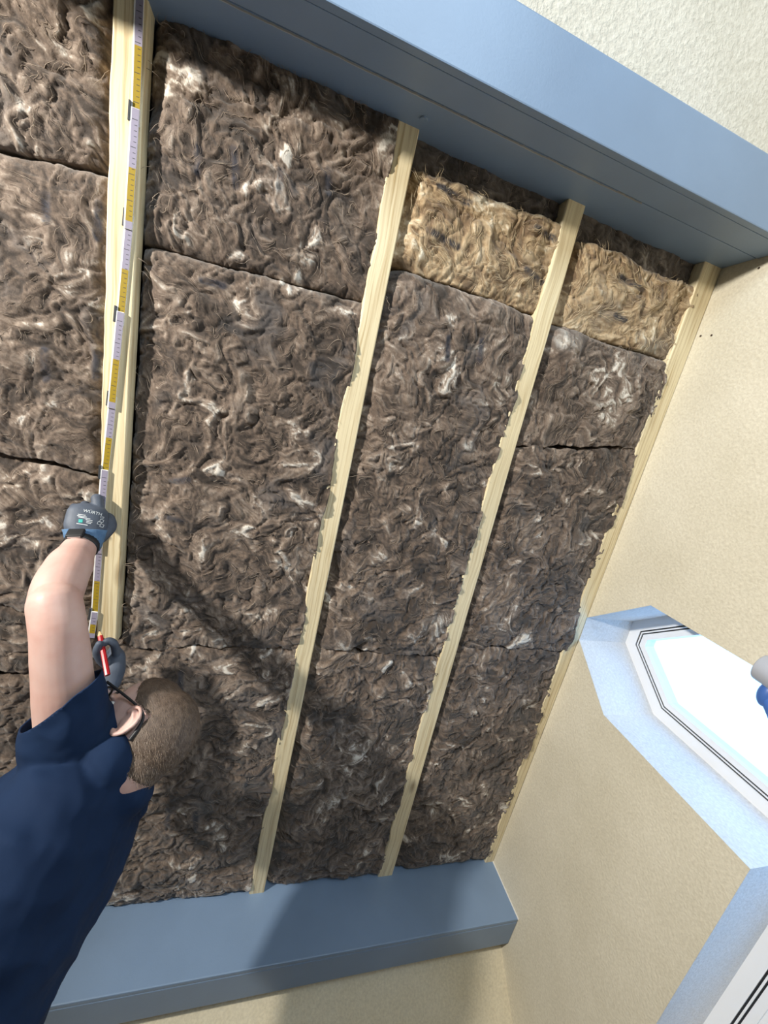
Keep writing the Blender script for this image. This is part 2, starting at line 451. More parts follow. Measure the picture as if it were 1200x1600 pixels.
# clumps of fibre, each combed its own way
def clumps(size, seed, warp):
    X = (gs + wx * warp) / size; Y = (gb + wy * warp) / size
    xi = np.floor(X).astype(int); yi = np.floor(Y).astype(int)
    r_ = np.random.RandomState(seed); T = r_.rand(256, 256, 4)
    best = np.full(X.shape, 9.0); sec = np.full(X.shape, 9.0); val = np.zeros(X.shape + (2,))
    for i in (-1, 0, 1):
        for j in (-1, 0, 1):
            c = T[(yi + j) % 256, (xi + i) % 256]
            d = np.hypot(xi + i + c[..., 0] - X, yi + j + c[..., 1] - Y)
            m_ = d < best
            sec = np.where(m_, best, np.minimum(sec, d)); val[m_] = c[m_][:, 2:]; best = np.where(m_, d, best)
    return best, sec - best, val
CB, CE, CV = clumps(0.055, 77, 1.5)
ang = CV[..., 0] * 2 * np.pi
vx = 0.62 * vx + 0.75 * np.cos(ang) * np.clip(CE * 4, 0, 1); vy = 0.62 * vy + 0.75 * np.sin(ang) * np.clip(CE * 4, 0, 1)
mag = np.sqrt(vx * vx + vy * vy) + 1e-6; vx /= mag; vy /= mag
rg = np.random.RandomState(5)
def lic(noise, steps):
    acc = noise.copy(); cnt = 1
    for sg in (1, -1):
        px = np.arange(gw)[None, :] + np.zeros((gh, 1)); py = np.arange(gh)[:, None] + np.zeros((1, gw))
        for k in range(steps):
            xi = np.clip(px, 0, gw - 1).astype(np.int32); yi = np.clip(py, 0, gh - 1).astype(np.int32)
            px = px + sg * vx[yi, xi]; py = py + sg * vy[yi, xi]
            acc += noise[np.clip(py, 0, gh - 1).astype(np.int32), np.clip(px, 0, gw - 1).astype(np.int32)]
            cnt += 1
    acc /= cnt
    return (acc - acc.mean()) / acc.std()
def blur(a, k):
    for ax in (0, 1):
        c = sum(np.roll(a, i, ax) for i in range(-k, k + 1)) / (2 * k + 1); a = c
    return a
LF = lic(rg.rand(gh, gw), 14)                         # fine fibres
LC = lic(blur(rg.rand(gh, gw), 2), 20)                # tufts
lum = np.sqrt(np.abs(fbm((gs + wx * 1.6) * 7.5, (gb + wy * 1.6) * 7.5, 31, 3, 0.45)) + 0.004)   # round lumps with sharp creases
lum2 = np.sqrt(np.abs(fbm((gs + wx * 2.2) * 17, (gb + wy * 2.2) * 17, 41, 2, 0.5)) + 0.006)
broad = fbm(gs * 4.5, gb * 4.5, 51, 3)
fold = np.exp(-np.abs(fbm((gs + wx * 1.2) * 5.0 + 3, (gb + wy * 1.2) * 5.0, 57, 3, 0.5)) / 0.022)   # a few deep folds
HF = 0.0105 * lum + 0.0022 * lum2 + 0.0009 * LF + 0.0013 * LC + 0.011 * broad - 0.007 * fold + 0.0035 * (blur(CV[..., 1], 2) - 0.5) + 0.003 * np.sqrt(np.clip(CE, 0, 0.5))
HF -= HF.mean()
TF = 0.30 + 0.125 * LF + 0.10 * LC + 0.17 * fbm((gs + wx) * 5, (gb + wy) * 5, 71, 5, 0.65)
pale = np.clip(fbm((gs + wx * 1.5) * 7.5, (gb + wy * 1.5) * 7.5, 61, 3) * 1.6 - 0.25, 0, 1)
TF = TF + 0.42 * pale * np.clip(0.55 + 0.30 * LF + 0.25 * LC, 0, 1.4)
PW = lic(blur((rg.rand(gh, gw) > 0.9985).astype(float), 3), 30)        # few nearly white wisps drawn out along the flow
TF = TF + 0.16 * np.clip(PW - 1.2, 0, 2.5)
dk = np.clip(-fbm((gs + wx * 1.5) * 6 + 9, (gb + wy * 1.5) * 6, 91, 3) * 1.5 - 0.3, 0, 1)
TF = TF - 0.24 * dk + 0.05 * fbm(gs * 70, gb * 70, 95, 2)
TF = TF + 0.10 * (blur(CV[..., 1], 3) - 0.5)
SM = np.clip(fbm((gs + wx) * 6.5 + 31, (gb + wy) * 5.0, 97, 4, 0.6) * 1.8 - 0.55, 0, 1) * np.clip(0.8 + 0.25 * LF, 0, 1)   # grey-blue smudges

# printed dashes on the felt, given by the ends of each dash
DASH = [((72, 305), (73, 345)), ((154, 318), (152, 372)), ((72, 545), (72, 592)), ((150, 552), (147, 590)), ((310, 235), (308, 268)),
        ((366, 238), (369, 290)), ((438, 270), (436, 300)), ((512, 268), (514, 300)), ((700, 528), (697, 562)), ((752, 532), (748, 566)),
        ((688, 288), (736, 316)), ((668, 360), (716, 386)), ((838, 355), (868, 373)), ((822, 421), (852, 440)), ((968, 431), (1006, 453)),
        ((962, 491), (978, 501)), ((262, 1262), (262, 1292)), ((306, 1268), (306, 1292)), ((284, 1048), (284, 1082)), ((316, 438), (350, 446)),
        ((268, 752), (296, 748)), ((262, 806), (284, 812))]
DASH = [(SB(*a), SB(*c)) for a, c in DASH]
def dash_mask(s, b):
    r = np.zeros_like(s)
    for (s0, b0), (s1, b1) in DASH:
        dx, dy = s1 - s0, b1 - b0; L2 = dx * dx + dy * dy
        t = np.clip(((s - s0) * dx + (b - b0) * dy) / L2, 0, 1)
        d = np.hypot(s - s0 - t * dx, b - b0 - t * dy)
        r = np.maximum(r, np.clip(1.9 - d / 0.006, 0, 1))
    return r

def fast_mesh(name, co, quads, mat, parent=None, smooth=True):
    me = bpy.data.meshes.new(name)
    nv, nq = len(co), len(quads)
    me.vertices.add(nv); me.vertices.foreach_set('co', np.asarray(co, np.float32).ravel())
    me.loops.add(nq * 4); me.loops.foreach_set('vertex_index', np.asarray(quads, np.int32).ravel())
    me.polygons.add(nq); me.polygons.foreach_set('loop_start', np.arange(0, nq * 4, 4, dtype=np.int32))
    me.polygons.foreach_set('use_smooth', np.full(nq, smooth))
    me.update(calc_edges=True); me.validate()
    me.materials.append(mat)
    o = bpy.data.objects.new(name, me); COL.objects.link(o)
    if parent:
        o.parent = parent; o.matrix_parent_inverse = parent.matrix_world.inverted()
    return o
def WA(s, b, n):
    return np.stack([s, b * CS + n * SN, -b * SN + n * CS + CAMH], -1)

STEP = 0.0032
def batt(corners, label, mat='wool', n0=D0 - 0.004, edges=(0.02, 0.02, 0.02, 0.02), wob=(0.004,) * 4, amp=1.0, flip=0, seed=0, dtone=0.0, fib=260, fmat='fibre', depth=0.15):
    """corners: (s,b) tl, tr, br, bl; edges: recess at the top, right, bottom, left edge; wob: waviness of those edges"""
    (a, b), (c, d), (e, f), (g, h) = corners
    wd = max(math.hypot(c - a, d - b), math.hypot(e - g, f - h)); ht = max(math.hypot(g - a, h - b), math.hypot(e - c, f - d))
    nu, nv = max(8, int(wd / STEP)), max(8, int(ht / STEP))
    u, v = np.meshgrid(np.linspace(0, 1, nu + 1), np.linspace(0, 1, nv + 1))
    def wave(t, q, A, L):
        return A * (perlin(t * L / 0.11 + 3.3, t * 0 + q + 0.37, 100 + seed) + 0.3 * perlin(t * L / 0.02 + 9.1, t * 0 + q + 0.61, 130 + seed))
    # edge waviness
    db = (1 - v) ** 3 * wave(u, 1, wob[0], wd) + v ** 3 * wave(u, 2, wob[2], wd)
    ds = u ** 6 * wave(v, 3, wob[1], ht) + (1 - u) ** 6 * wave(v, 4, wob[3], ht)
    s = (a * (1 - u) + c * u) * (1 - v) + (g * (1 - u) + e * u) * v + ds
    bb = (b * (1 - u) + d * u) * (1 - v) + (h * (1 - u) + f * u) * v + db
    ss = (0.13 - s) if flip & 1 else s
    sb_ = (1.3 - bb) if flip & 2 else bb
    H = samp(HF, ss, sb_) * amp
    T = samp(TF, ss, sb_) + dtone
    dist = [v * ht, (1 - u) * wd, (1 - v) * ht, u * wd]
    E = 0
    for k in range(4):
        E = E + edges[k] * np.exp(-dist[k] / (0.010 + 0.004 * k % 3)) 
    pil = 0.006 * np.clip(1 - np.minimum(np.minimum(dist[0], dist[2]), np.minimum(dist[1], dist[3])) / 0.12, 0, 1)
    n = n0 - H + E + pil
    co = WA(s, bb, n)
    nr, nc = nv + 1, nu + 1
    idx = np.arange(nr * nc).reshape(nr, nc)
    q = np.stack([idx[:-1, :-1], idx[1:, :-1], idx[1:, 1:], idx[:-1, 1:]], -1).reshape(-1, 4)
    bord = np.concatenate([idx[0, :-1], idx[:-1, -1], idx[-1, :0:-1], idx[:0:-1, 0]])
    co = co.reshape(-1, 3)
    cs, cb = s.ravel()[bord], bb.ravel()[bord]
    back = WA(cs, cb, np.full(len(bord), n0 + depth))
    base = len(co)
    co = np.concatenate([co, back])
    k = np.arange(len(bord)); k2 = (k + 1) % len(bord)
    sk = np.stack([bord[k], bord[k2], base + k2, base + k], -1)
    quads = np.concatenate([q, sk])
    o = fast_mesh('insulation_batt', co, quads, M[mat])
    tag(o, label, 'insulation', 'insulation batts between the rafters')
    at = o.data.color_attributes.new('tone', 'FLOAT_COLOR', 'POINT')
    pr = dash_mask(s, bb) * np.clip(0.75 + 0.35 * samp(LF, ss, sb_), 0, 1) * 0.95
    colr = np.zeros((len(co), 4), np.float32); colr[:, 3] = 1
    colr[:base, 0] = np.clip(T, 0, 1).ravel(); colr[:base, 1] = pr.ravel(); colr[:base, 2] = samp(SM, ss, sb_).ravel()
    colr[base:, 0] = 0.3
    at.data.foreach_set('color', colr.ravel())
    # loose strands lying over the felt
    rr = np.random.RandomState(900 + seed)
    NS, K = int(fib * 1.8), 9
    if NS:
        iu = rr.randint(int(nu * .04), int(nu * .96), NS); iv = rr.randint(int(nv * .04), int(nv * .96), NS)
        p = np.stack([s[iv, iu], bb[iv, iu]], -1)
        ln = rr.uniform(0.015, 0.055, NS); sg = 1
        fx = -1 if flip & 1 else 1; fy = -1 if flip & 2 else 1
        trk = [p.copy()]
        bend = rr.uniform(-1, 1, NS) * 0.4
        for j in range(K - 1):
            qs = (0.13 - p[:, 0]) if flip & 1 else p[:, 0]; qb = (1.3 - p[:, 1]) if flip & 2 else p[:, 1]
            ax = samp(vx, qs, qb) * fx; ay = samp(vy, qs, qb) * fy
            ca, sa = np.cos(bend * j / K), np.sin(bend * j / K)
            dx, dy = ax * ca - ay * sa, ax * sa + ay * ca
            l = np.hypot(dx, dy) + 1e-6
            p = p + np.stack([dx / l, dy / l], -1) * (ln / K)[:, None]
            trk.append(p.copy())
        trk = np.stack(trk, 1)                         # NS,K,2
        qs = (0.13 - trk[..., 0]) if flip & 1 else trk[..., 0]; qb = (1.3 - trk[..., 1]) if flip & 2 else trk[..., 1]
        hh = samp(HF, qs, qb) * amp
        lift = np.sin(np.linspace(0, math.pi, K))[None, :] * rr.uniform(0.0005, 0.005, NS)[:, None]
        nn = n0 - hh - lift + 0.0008
        rad = (rr.uniform(0.0002, 0.0005, NS)[:, None] * (0.25 + np.sin(np.linspace(0.05, math.pi - 0.05, K))[None, :]))
        tn = np.gradient(trk, axis=1); tl = np.linalg.norm(tn, axis=-1, keepdims=True) + 1e-9; tn = tn / tl
        pv = np.stack([-tn[..., 1], tn[..., 0]], -1)
        V = []
        for k3 in range(3):
            an = k3 * 2 * math.pi / 3
            V.append(WA(trk[..., 0] + pv[..., 0] * rad * math.cos(an), trk[..., 1] + pv[..., 1] * rad * math.cos(an), nn - rad * math.sin(an)))
        V = np.stack(V, 2)                             # NS,K,3,3
        ii = np.arange(NS * K * 3).reshape(NS, K, 3)
        qd = np.concatenate([np.stack([ii[:, :-1, k3], ii[:, :-1, (k3 + 1) % 3], ii[:, 1:, (k3 + 1) % 3], ii[:, 1:, k3]], -1).reshape(-1, 4) for k3 in range(3)])
        fo = fast_mesh('loose_fibres', V.reshape(-1, 3), qd, M[fmat], o)
        fo['kind'] = 'stuff'
    return o

# ------------------------------------------------------------------ insulation batts, bay by bay
# rafter edges (left, right) at the top and at the bottom of the slope
R1 = ((-0.436, -0.374), (-0.412, -0.368)); R2 = ((0.160, 0.218), (0.141, 0.201)); R3 = ((0.674, 0.731), (0.690, 0.760)); R4 = ((1.212, 1.285), (1.240, 1.285))
def edge(R, side, b):
    t = (b - BT) / (BB - BT)
    return R[0][side] * (1 - t) + R[1][side] * t
def seam(p, q, s):                             # seam through two picture points -> b at s
    (s0, b0), (s1, b1) = SB(*p), SB(*q)
    return b0 + (b1 - b0) * (s - s0) / (s1 - s0)
def bay(Rl, Rr, seams, specs, lpad=0.004, rpad=0.007):
    """seams: list of functions s -> b, first is the top limit, last the bottom"""
    for (f0, f1), kw in zip(zip(seams[:-1], seams[1:]), specs):
        def lx(b): return Rl if isinstance(Rl, float) else edge(Rl, 1, b) + (lpad if not (Rl is R1 and f1 is bot) else -0.040)
        def rx(b): return edge(Rr, 0, b) + rpad
        def corner(fx, fb):
            b = 0.5
            for _ in range(4): s = fx(b); b = fb(s)
            return (fx(b), b)
        tl, tr, br, bl = corner(lx, f0), corner(rx, f0), corner(rx, f1), corner(lx, f1)
        g_ = 0.0015
        batt([(tl[0], tl[1] + g_), (tr[0], tr[1] + g_), (br[0], br[1] - g_), (bl[0], bl[1] - g_)], **kw)
top = lambda s: BT - 0.022
bot = lambda s: BB - 0.002
EW = dict(edges=(0.022, -0.002, 0.016, 0.034), wob=(0.004, 0.007, 0.004, 0.004))
def soft(base, top_=False, bottom=False):          # batts pressed tightly against the next one leave only a faint seam
    e, w_ = list(base['edges']), list(base['wob'])
    if top_: e[0] = 0.006; w_[0] = 0.014
    if bottom: e[2] = 0.004; w_[2] = 0.014
    return dict(edges=tuple(e), wob=tuple(w_))
E0 = dict(edges=(0.022, 0.020, 0.016, 0.01), wob=(0.004, 0.005, 0.004, 0.004))
s01 = lambda s: seam((0, 225), (165, 265), s); s02 = lambda s: seam((0, 712), (150, 742), s); s03 = lambda s: 0.93
bay(-1.02, R1, [top, s01, s02, s03, bot], [
    dict(label='brown wool batt in the upper left corner, left of the measured board', seed=1, flip=0, amp=0.95, **E0),
    dict(label='brown wool batt left of the measured board, above the blue-gloved hand', seed=2, flip=1, amp=0.8, **soft(E0, False, True)),
    dict(label='brown wool batt at the left edge behind the raised bare arm', seed=3, flip=2, amp=0.85, **soft(E0, True, True)),
    dict(label='brown wool batt at the lower left hidden behind the navy shirt', seed=4, flip=3, fib=60, **soft(E0, True, False))], rpad=0.0)
s11 = lambda s: seam((215, 375), (560, 467), s); s12 = lambda s: seam((190, 1010), (455, 1016), s)
bay(R1, R2, [top, s11, s12, bot], [
    dict(label='brown wool batt under the upper beam, right of the measured board', seed=5, flip=0, amp=1.0, dtone=-0.03, **EW),
    dict(label='large brown wool batt in the middle, right of the gloved hand', seed=6, flip=0, amp=1.0, fib=420, **soft(EW, False, True)),
    dict(label='brown wool batt behind the short-haired head, down to the lower beam', seed=7, flip=2, amp=0.95, fib=320, **dict(soft(EW, True, False), edges=(0.006, -0.002, 0.016, 0.010)))], lpad=0.0)
t2 = lambda s: seam((650, 256), (880, 349), s); t2b = lambda s: seam((620, 412), (848, 492), s); s22 = lambda s: seam((480, 1012), (688, 1028), s)
ET = dict(edges=(0.010, -0.004, 0.010, 0.028), wob=(0.010, 0.007, 0.004, 0.004))
DK = dict(mat='wool_dark', n0=D0 + 0.030, edges=(0, 0, 0, 0), amp=0.7, fib=40)  # recessed strips below the beam, their shade put into the wool colour
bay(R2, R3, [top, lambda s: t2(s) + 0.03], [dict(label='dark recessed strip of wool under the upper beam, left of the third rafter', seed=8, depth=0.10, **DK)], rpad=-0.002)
bay(R2, R3, [t2, t2b, s22, bot], [
    dict(label='tan wool batt strip left of the third rafter', mat='wool_tan', fmat='fibre_tan', seed=9, flip=1, amp=0.95, n0=D0 + 0.0, **ET),
    dict(label='brown wool batt below the tan strip, between second and third rafter', seed=10, flip=0, amp=1.0, fib=380, dtone=-0.01, **soft(EW, False, True)),
    dict(label='brown wool batt above the lower beam, between second and third rafter', seed=11, flip=1, amp=1.05, fib=300, dtone=-0.02, **soft(EW, True, False))])
t3 = lambda s: seam((905, 365), (1092, 446), s); t3b = lambda s: seam((868, 503), (1045, 562), s)
s32 = lambda s: seam((830, 700), (992, 699), s); s33 = lambda s: seam((705, 1008), (870, 1020), s)
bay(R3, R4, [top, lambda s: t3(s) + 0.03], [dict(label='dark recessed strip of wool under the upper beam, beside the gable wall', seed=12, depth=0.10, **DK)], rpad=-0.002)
bay(R3, R4, [t3, t3b, s32, s33, bot], [
    dict(label='tan wool batt strip between the third rafter and the gable wall', mat='wool_tan', fmat='fibre_tan', seed=13, flip=2, amp=1.0, n0=D0 + 0.0, **ET),
    dict(label='short brown wool batt directly below the tan strip at the gable', seed=14, flip=1, amp=0.95, **soft(EW, False, True)),
    dict(label='brown wool batt beside the gable, level with the top of the window', seed=15, flip=0, amp=1.0, dtone=-0.02, **soft(EW, True, True)),
    dict(label='brown wool batt in the lower right corner, above the lower beam', seed=16, flip=2, amp=1.0, dtone=-0.02, **soft(EW, True, False))], rpad=0.016)

# ------------------------------------------------------------------ rafters
def rafter(label, R, b0, b1, n0=D0, depth=0.12, wane=0.004, seed=0, endcut=0.0, name='rafter'):
    N = 150
    prof = 8
    co, gr, fs = [], [], []
    tt = np.linspace(0, 1, N + 1)
    wl = wane * (perlin(tt * 9, tt * 0 + .3, 300 + seed) + .6 * perlin(tt * 30, tt * 0 + .7, 310 + seed))
    wr = 0.0010 * perlin(tt * 8, tt * 0 + .5, 320 + seed)
    for i, t in enumerate(tt):
        b = b0 + (b1 - b0) * t
        l, r = edge(R, 0, b) + max(-0.002, wl[i]), edge(R, 1, b) + wr[i]
        c = 0.003 + max(0, wl[i]) * 0.9
        pts = [(l, n0 + depth), (l, n0 + c), (l + c * .4, n0 + c * .35), (l + c, n0), (r - 0.003, n0), (r - 0.001, n0 + 0.001), (r, n0 + 0.003), (r, n0 + depth)]
        for s, n in pts:
            bb = b + (endcut * (s - l) / (r - l) if i == N else 0) 
            co.append(W(s, bb, n)); gr.append((s - l + seed * 1.7, b + seed * 3.1, n - n0))
    for i in range(N):
        for k in range(prof):
            a = i * prof + k; b_ = i * prof + (k + 1) % prof
            fs.append((a, b_, b_ + prof, a + prof))
    fs.append(tuple(range(prof))[::-1]); fs.append(tuple(N * prof + k for k in range(prof)))
    o = mesh_obj(name, co, fs, M['wood'])
    at = o.data.attributes.new('grain', 'FLOAT_VECTOR', 'POINT')
    at.data.foreach_set('vector', np.array(gr, np.float32).ravel())
    return tag(o, label, 'rafter', 'wooden rafters')
b1e = SB(170, 990)[1]
rafter('pale wooden board with a folding rule on it, ending at the red pencil', R1, BT - 0.02, b1e, seed=1, endcut=0.02, wane=0.003, n0=D0 - 0.012, depth=0.04)
rafter('pale wooden rafter in the middle, second from the left', R2, BT - 0.02, BB + 0.001, seed=2)
rafter('pale wooden rafter between the two tan wool strips', R3, BT - 0.02, BB + 0.001, seed=3, wane=0.006)
rafter('pale wooden rafter fixed along the cream gable wall', R4, BT - 0.02, BB + 0.001, seed=4, wane=0.005)

# ------------------------------------------------------------------ folding rule
def flat_mat(name, c, rough=0.45): return new_mat(name, c, rough)
M['rule_lilac'] = new_mat('rule_white_print', (0.30, 0.275, 0.36), 0.45)
M['rule_yellow'] = new_mat('rule_yellow_print', (0.34, 0.235, 0.018), 0.45)
M['rule_white'] = new_mat('rule_white', (0.85, 0.85, 0.84), 0.45)
JX = [(218, -40), (211, 182), (201, 346), (187.5, 497), (175, 628), (163, 742), (154, 856), (147, 962)]
NR = D0 - 0.012
J = [SB(x, y, NR - 0.004) for x, y in JX]
J.append((J[-1][0] - 0.004, J[-1][1] + 0.055))
rule = empty('folding_rule', W(J[3][0], J[3][1], NR))
tag(rule, 'unfolded yellow and white folding rule held along the pale board', 'folding rule')
def bar(bm, a, b_, off0, off1, n0, n1):
    a, b_ = Vector(a), Vector(b_); d = (b_ - a).normalized(); q = Vector((d.y, -d.x))
    if q.x < 0: q = -q
    c = [a + q * off0, a + q * off1, b_ + q * off1, b_ + q * off0]
    hexa(bm, [W(p.x, p.y, n1) for p in c] + [W(p.x, p.y, n0) for p in c])
for i in range(len(J) - 1):
    a, b_ = Vector(J[i]), Vector(J[i + 1]); d = (b_ - a).normalized()
    lay = NR - 0.0035 * (1 + i % 2)
    st = a - d * 0.014; en = b_ + d * 0.016
    sh = 0.0035 if i % 2 == 0 else 0.0
    bm = bmesh.new(); bar(bm, st, en, -0.0085, 0.0085, lay, lay + 0.0033); bevel(bm, 0.0006, 1)
    seg = bm_obj('rule_segment', bm, M['rule_white'], rule)
    mid = a.lerp(b_, 0.48)
    for p, q, mt in ((st + d * .001, mid, 'rule_lilac'), (mid, en - d * 0.016, 'rule_yellow'), (en - d * 0.016, en - d * .001, 'rule_lilac')):
        bm = bmesh.new(); bar(bm, p, q, -0.0052, 0.0083, lay - 0.0003, lay + 0.0003)
        pr = bm_obj('printed_scale', bm, M[mt], seg)
    L = (b_ - a).length
    bm = bmesh.new()
    for k in range(int(L / 0.01)):
        c = a + d * (0.01 * k + 0.006)
        bar(bm, c, c + d * 0.0011, 0.0010 if k % 5 else -0.004, 0.0060, lay - 0.0005, lay)
    bm_obj('scale_marks', bm, M['dark_steel'], seg)
    if i:
        bm = bmesh.new(); bar(bm, a - d * 0.024, a + d * 0.012, -0.0125, -0.0080, lay - 0.001, lay + 0.004); bevel(bm, 0.0006, 1)
        bm_obj('hinge_plate', bm, M['dark_steel'], rule)

# ------------------------------------------------------------------ the worker
def frames(pts, hint):
    pts = [Vector(p) for p in pts]; fr = []
    for i in range(len(pts)):
        t = (pts[min(i + 1, len(pts) - 1)] - pts[max(i - 1, 0)]).normalized()
        a = (Vector(hint) - t * t.dot(Vector(hint))).normalized()
        fr.append((t, a, t.cross(a)))
    return fr
def resample(pts, rad, k=5):
    pts = [Vector(p) for p in pts]; rad = [r if isinstance(r, tuple) else (r, r) for r in rad]
    op, orr = [], []
    n = len(pts)
    for i in range(n - 1):
        p0, p1, p2, p3 = pts[max(i - 1, 0)], pts[i], pts[i + 1], pts[min(i + 2, n - 1)]
        for j in range(k):
            t = j / k
            q = 0.5 * ((2 * p1) + (p2 - p0) * t + (2 * p0 - 5 * p1 + 4 * p2 - p3) * t * t + (3 * p1 - p0 - 3 * p2 + p3) * t ** 3)
            e = t * t * (3 - 2 * t)
            op.append(q); orr.append(tuple(rad[i][c] * (1 - e) + rad[i + 1][c] * e for c in (0, 1)))
    op.append(pts[-1]); orr.append(rad[-1])
    return op, orr
def tube(bm, pts, rad, hint, seg=24, k=5, cap=True, round_ends=True):
    pts, rad = resample(pts, rad, k)
    fr = frames(pts, hint)
    rings = []
    def ringv(p, a, b_, ra, rb):
        return [bm.verts.new(p + a * (ra * math.cos(2 * math.pi * q / seg)) + b_ * (rb * math.sin(2 * math.pi * q / seg))) for q in range(seg)]
    seq = []
    if round_ends:
        t, a, b_ = fr[0]; ra, rb = rad[0]; rm = min(ra, rb)
        for an in (1.35, 1.0, 0.6, 0.3): seq.append((pts[0] - t * rm * math.sin(an), a, b_, ra * math.cos(an), rb * math.cos(an)))
    for p, (t, a, b_), (ra, rb) in zip(pts, fr, rad): seq.append((p, a, b_, ra, rb))
    if round_ends:
        t, a, b_ = fr[-1]; ra, rb = rad[-1]; rm = min(ra, rb)
        for an in (0.3, 0.6, 1.0, 1.35): seq.append((pts[-1] + t * rm * math.sin(an), a, b_, ra * math.cos(an), rb * math.cos(an)))
    for q in seq: rings.append(ringv(*q))
    for r0, r1 in zip(rings[:-1], rings[1:]):
        for q in range(seg): bm.faces.new((r0[q], r0[(q + 1) % seg], r1[(q + 1) % seg], r1[q]))
    if cap:
        bm.faces.new(rings[0][::-1]); bm.faces.new(rings[-1])
    return rings
def ellip(bm, c, ax, seg=20):
    mt = Matrix.Identity(4)
    for i in range(3):
        for r in range(3): mt[r][i] = ax[i][r]
        mt[i][3] = c[i]
    bmesh.ops.create_uvsphere(bm, u_segments=seg, v_segments=seg // 2 + 2, radius=1.0, matrix=mt)
def remeshed(bm, voxel, smooth=4, fac=0.5):
    bmesh.ops.recalc_face_normals(bm, faces=bm.faces)
    me = bpy.data.meshes.new('tmp'); bm.to_mesh(me); bm.free()
    o = bpy.data.objects.new('tmp', me); COL.objects.link(o)
    md = o.modifiers.new('r', 'REMESH'); md.mode = 'VOXEL'; md.voxel_size = voxel; md.adaptivity = 0
    if smooth:
        sm = o.modifiers.new('s', 'SMOOTH'); sm.factor = fac; sm.iterations = smooth
    dg = bpy.context.evaluated_depsgraph_get(); dg.update()
    res = bpy.data.meshes.new_from_object(o.evaluated_get(dg))
    bpy.data.objects.remove(o); bpy.data.meshes.remove(me)
    return res
def me_obj(name, me, mat, parent, smooth=True):
    me.materials.clear(); me.materials.append(mat); me.name = name
    if smooth: me.polygons.foreach_set('use_smooth', [True] * len(me.polygons))
    o = bpy.data.objects.new(name, me); COL.objects.link(o)
    if parent:
        o.parent = parent; o.matrix_parent_inverse = parent.matrix_world.inverted()
    return o
def V3(x, y, z): return Vector((x, y, z + CAMH))       # relative to the lens

# materials
def noisy(name, c1, c2, scale, rough, bs=0, bstr=0, bd=0.001, **kw):
    mt = new_mat(name, c1, rough, **kw); n = NT(mt); v = n.coords()
    a = n.n('ShaderNodeTexNoise', Scale=scale, Detail=4.0); n.l(v, a.inputs['Vector'])
    r = n.ramp(a.outputs['Fac'], [(0.35, c1), (0.65, c2)]); n.l(r.outputs[0], n.b.inputs['Base Color'])
    if bs:
        g_ = n.n('ShaderNodeTexNoise', Scale=bs, Detail=2.0); n.l(v, g_.inputs['Vector']); n.bump(g_.outputs['Fac'], bstr, bd)
    return mt
M['skin'] = noisy('skin', (0.55, 0.335, 0.285), (0.62, 0.43, 0.38), 14.0, 0.5, 420.0, 0.12, 0.0008)
M['skin'].node_tree.nodes['Principled BSDF'].inputs['Subsurface Weight'].default_value = 0.12
M['skin'].node_tree.nodes['Principled BSDF'].inputs['Subsurface Radius'].default_value = (0.012, 0.005, 0.003)
M['shirt'] = noisy('navy_cotton', (0.0055, 0.017, 0.050), (0.0085, 0.024, 0.066), 6.0, 0.85, 900.0, 0.25, 0.0006)
M['shirt'].node_tree.nodes['Principled BSDF'].inputs['Specular IOR Level'].default_value = 0.2
M['trouser'] = noisy('dark_work_cotton', (0.02, 0.022, 0.028), (0.03, 0.033, 0.04), 8.0, 0.9, 700.0, 0.2, 0.0006)
M['hair'] = noisy('short_hair', (0.075, 0.050, 0.036), (0.13, 0.092, 0.068), 90.0, 0.6, 500.0, 0.6, 0.0015)
M['strand'] = new_mat('hair_strand', (0.21, 0.155, 0.115), 0.5)
M['glove'] = noisy('grey_coated_glove', (0.060, 0.075, 0.105), (0.085, 0.105, 0.145), 30.0, 0.6, 650.0, 0.3, 0.0008)
M['glove_dark'] = noisy('dark_glove_coating', (0.045, 0.050, 0.062), (0.065, 0.072, 0.088), 30.0, 0.65, 500.0, 0.3, 0.0008)
M['knit'] = noisy('blue_knit_cuff', (0.075, 0.155, 0.29), (0.11, 0.21, 0.36), 60.0, 0.85, 500.0, 0.5, 0.001)
M['print'] = new_mat('white_glove_print', (0.75, 0.78, 0.80), 0.6)
M['teal'] = new_mat('teal_glove_print', (0.05, 0.45, 0.40), 0.6)
M['red'] = new_mat('red_lacquer', (0.38, 0.010, 0.016), 0.3)
M['graphite'] = new_mat('graphite', (0.03, 0.03, 0.035), 0.4)
M['pencil_wood'] = new_mat('pencil_wood', (0.66, 0.46, 0.24), 0.6)
M['eye'] = new_mat('eye_white', (0.75, 0.73, 0.70), 0.2)
M['shoe'] = new_mat('black_leather', (0.02, 0.018, 0.016), 0.5)
M['lens'] = mg

person = empty('person', (-0.40, 1.20, 0.0))
tag(person, 'man in a navy T-shirt reaching up with both gloved hands to mark a board', 'person')

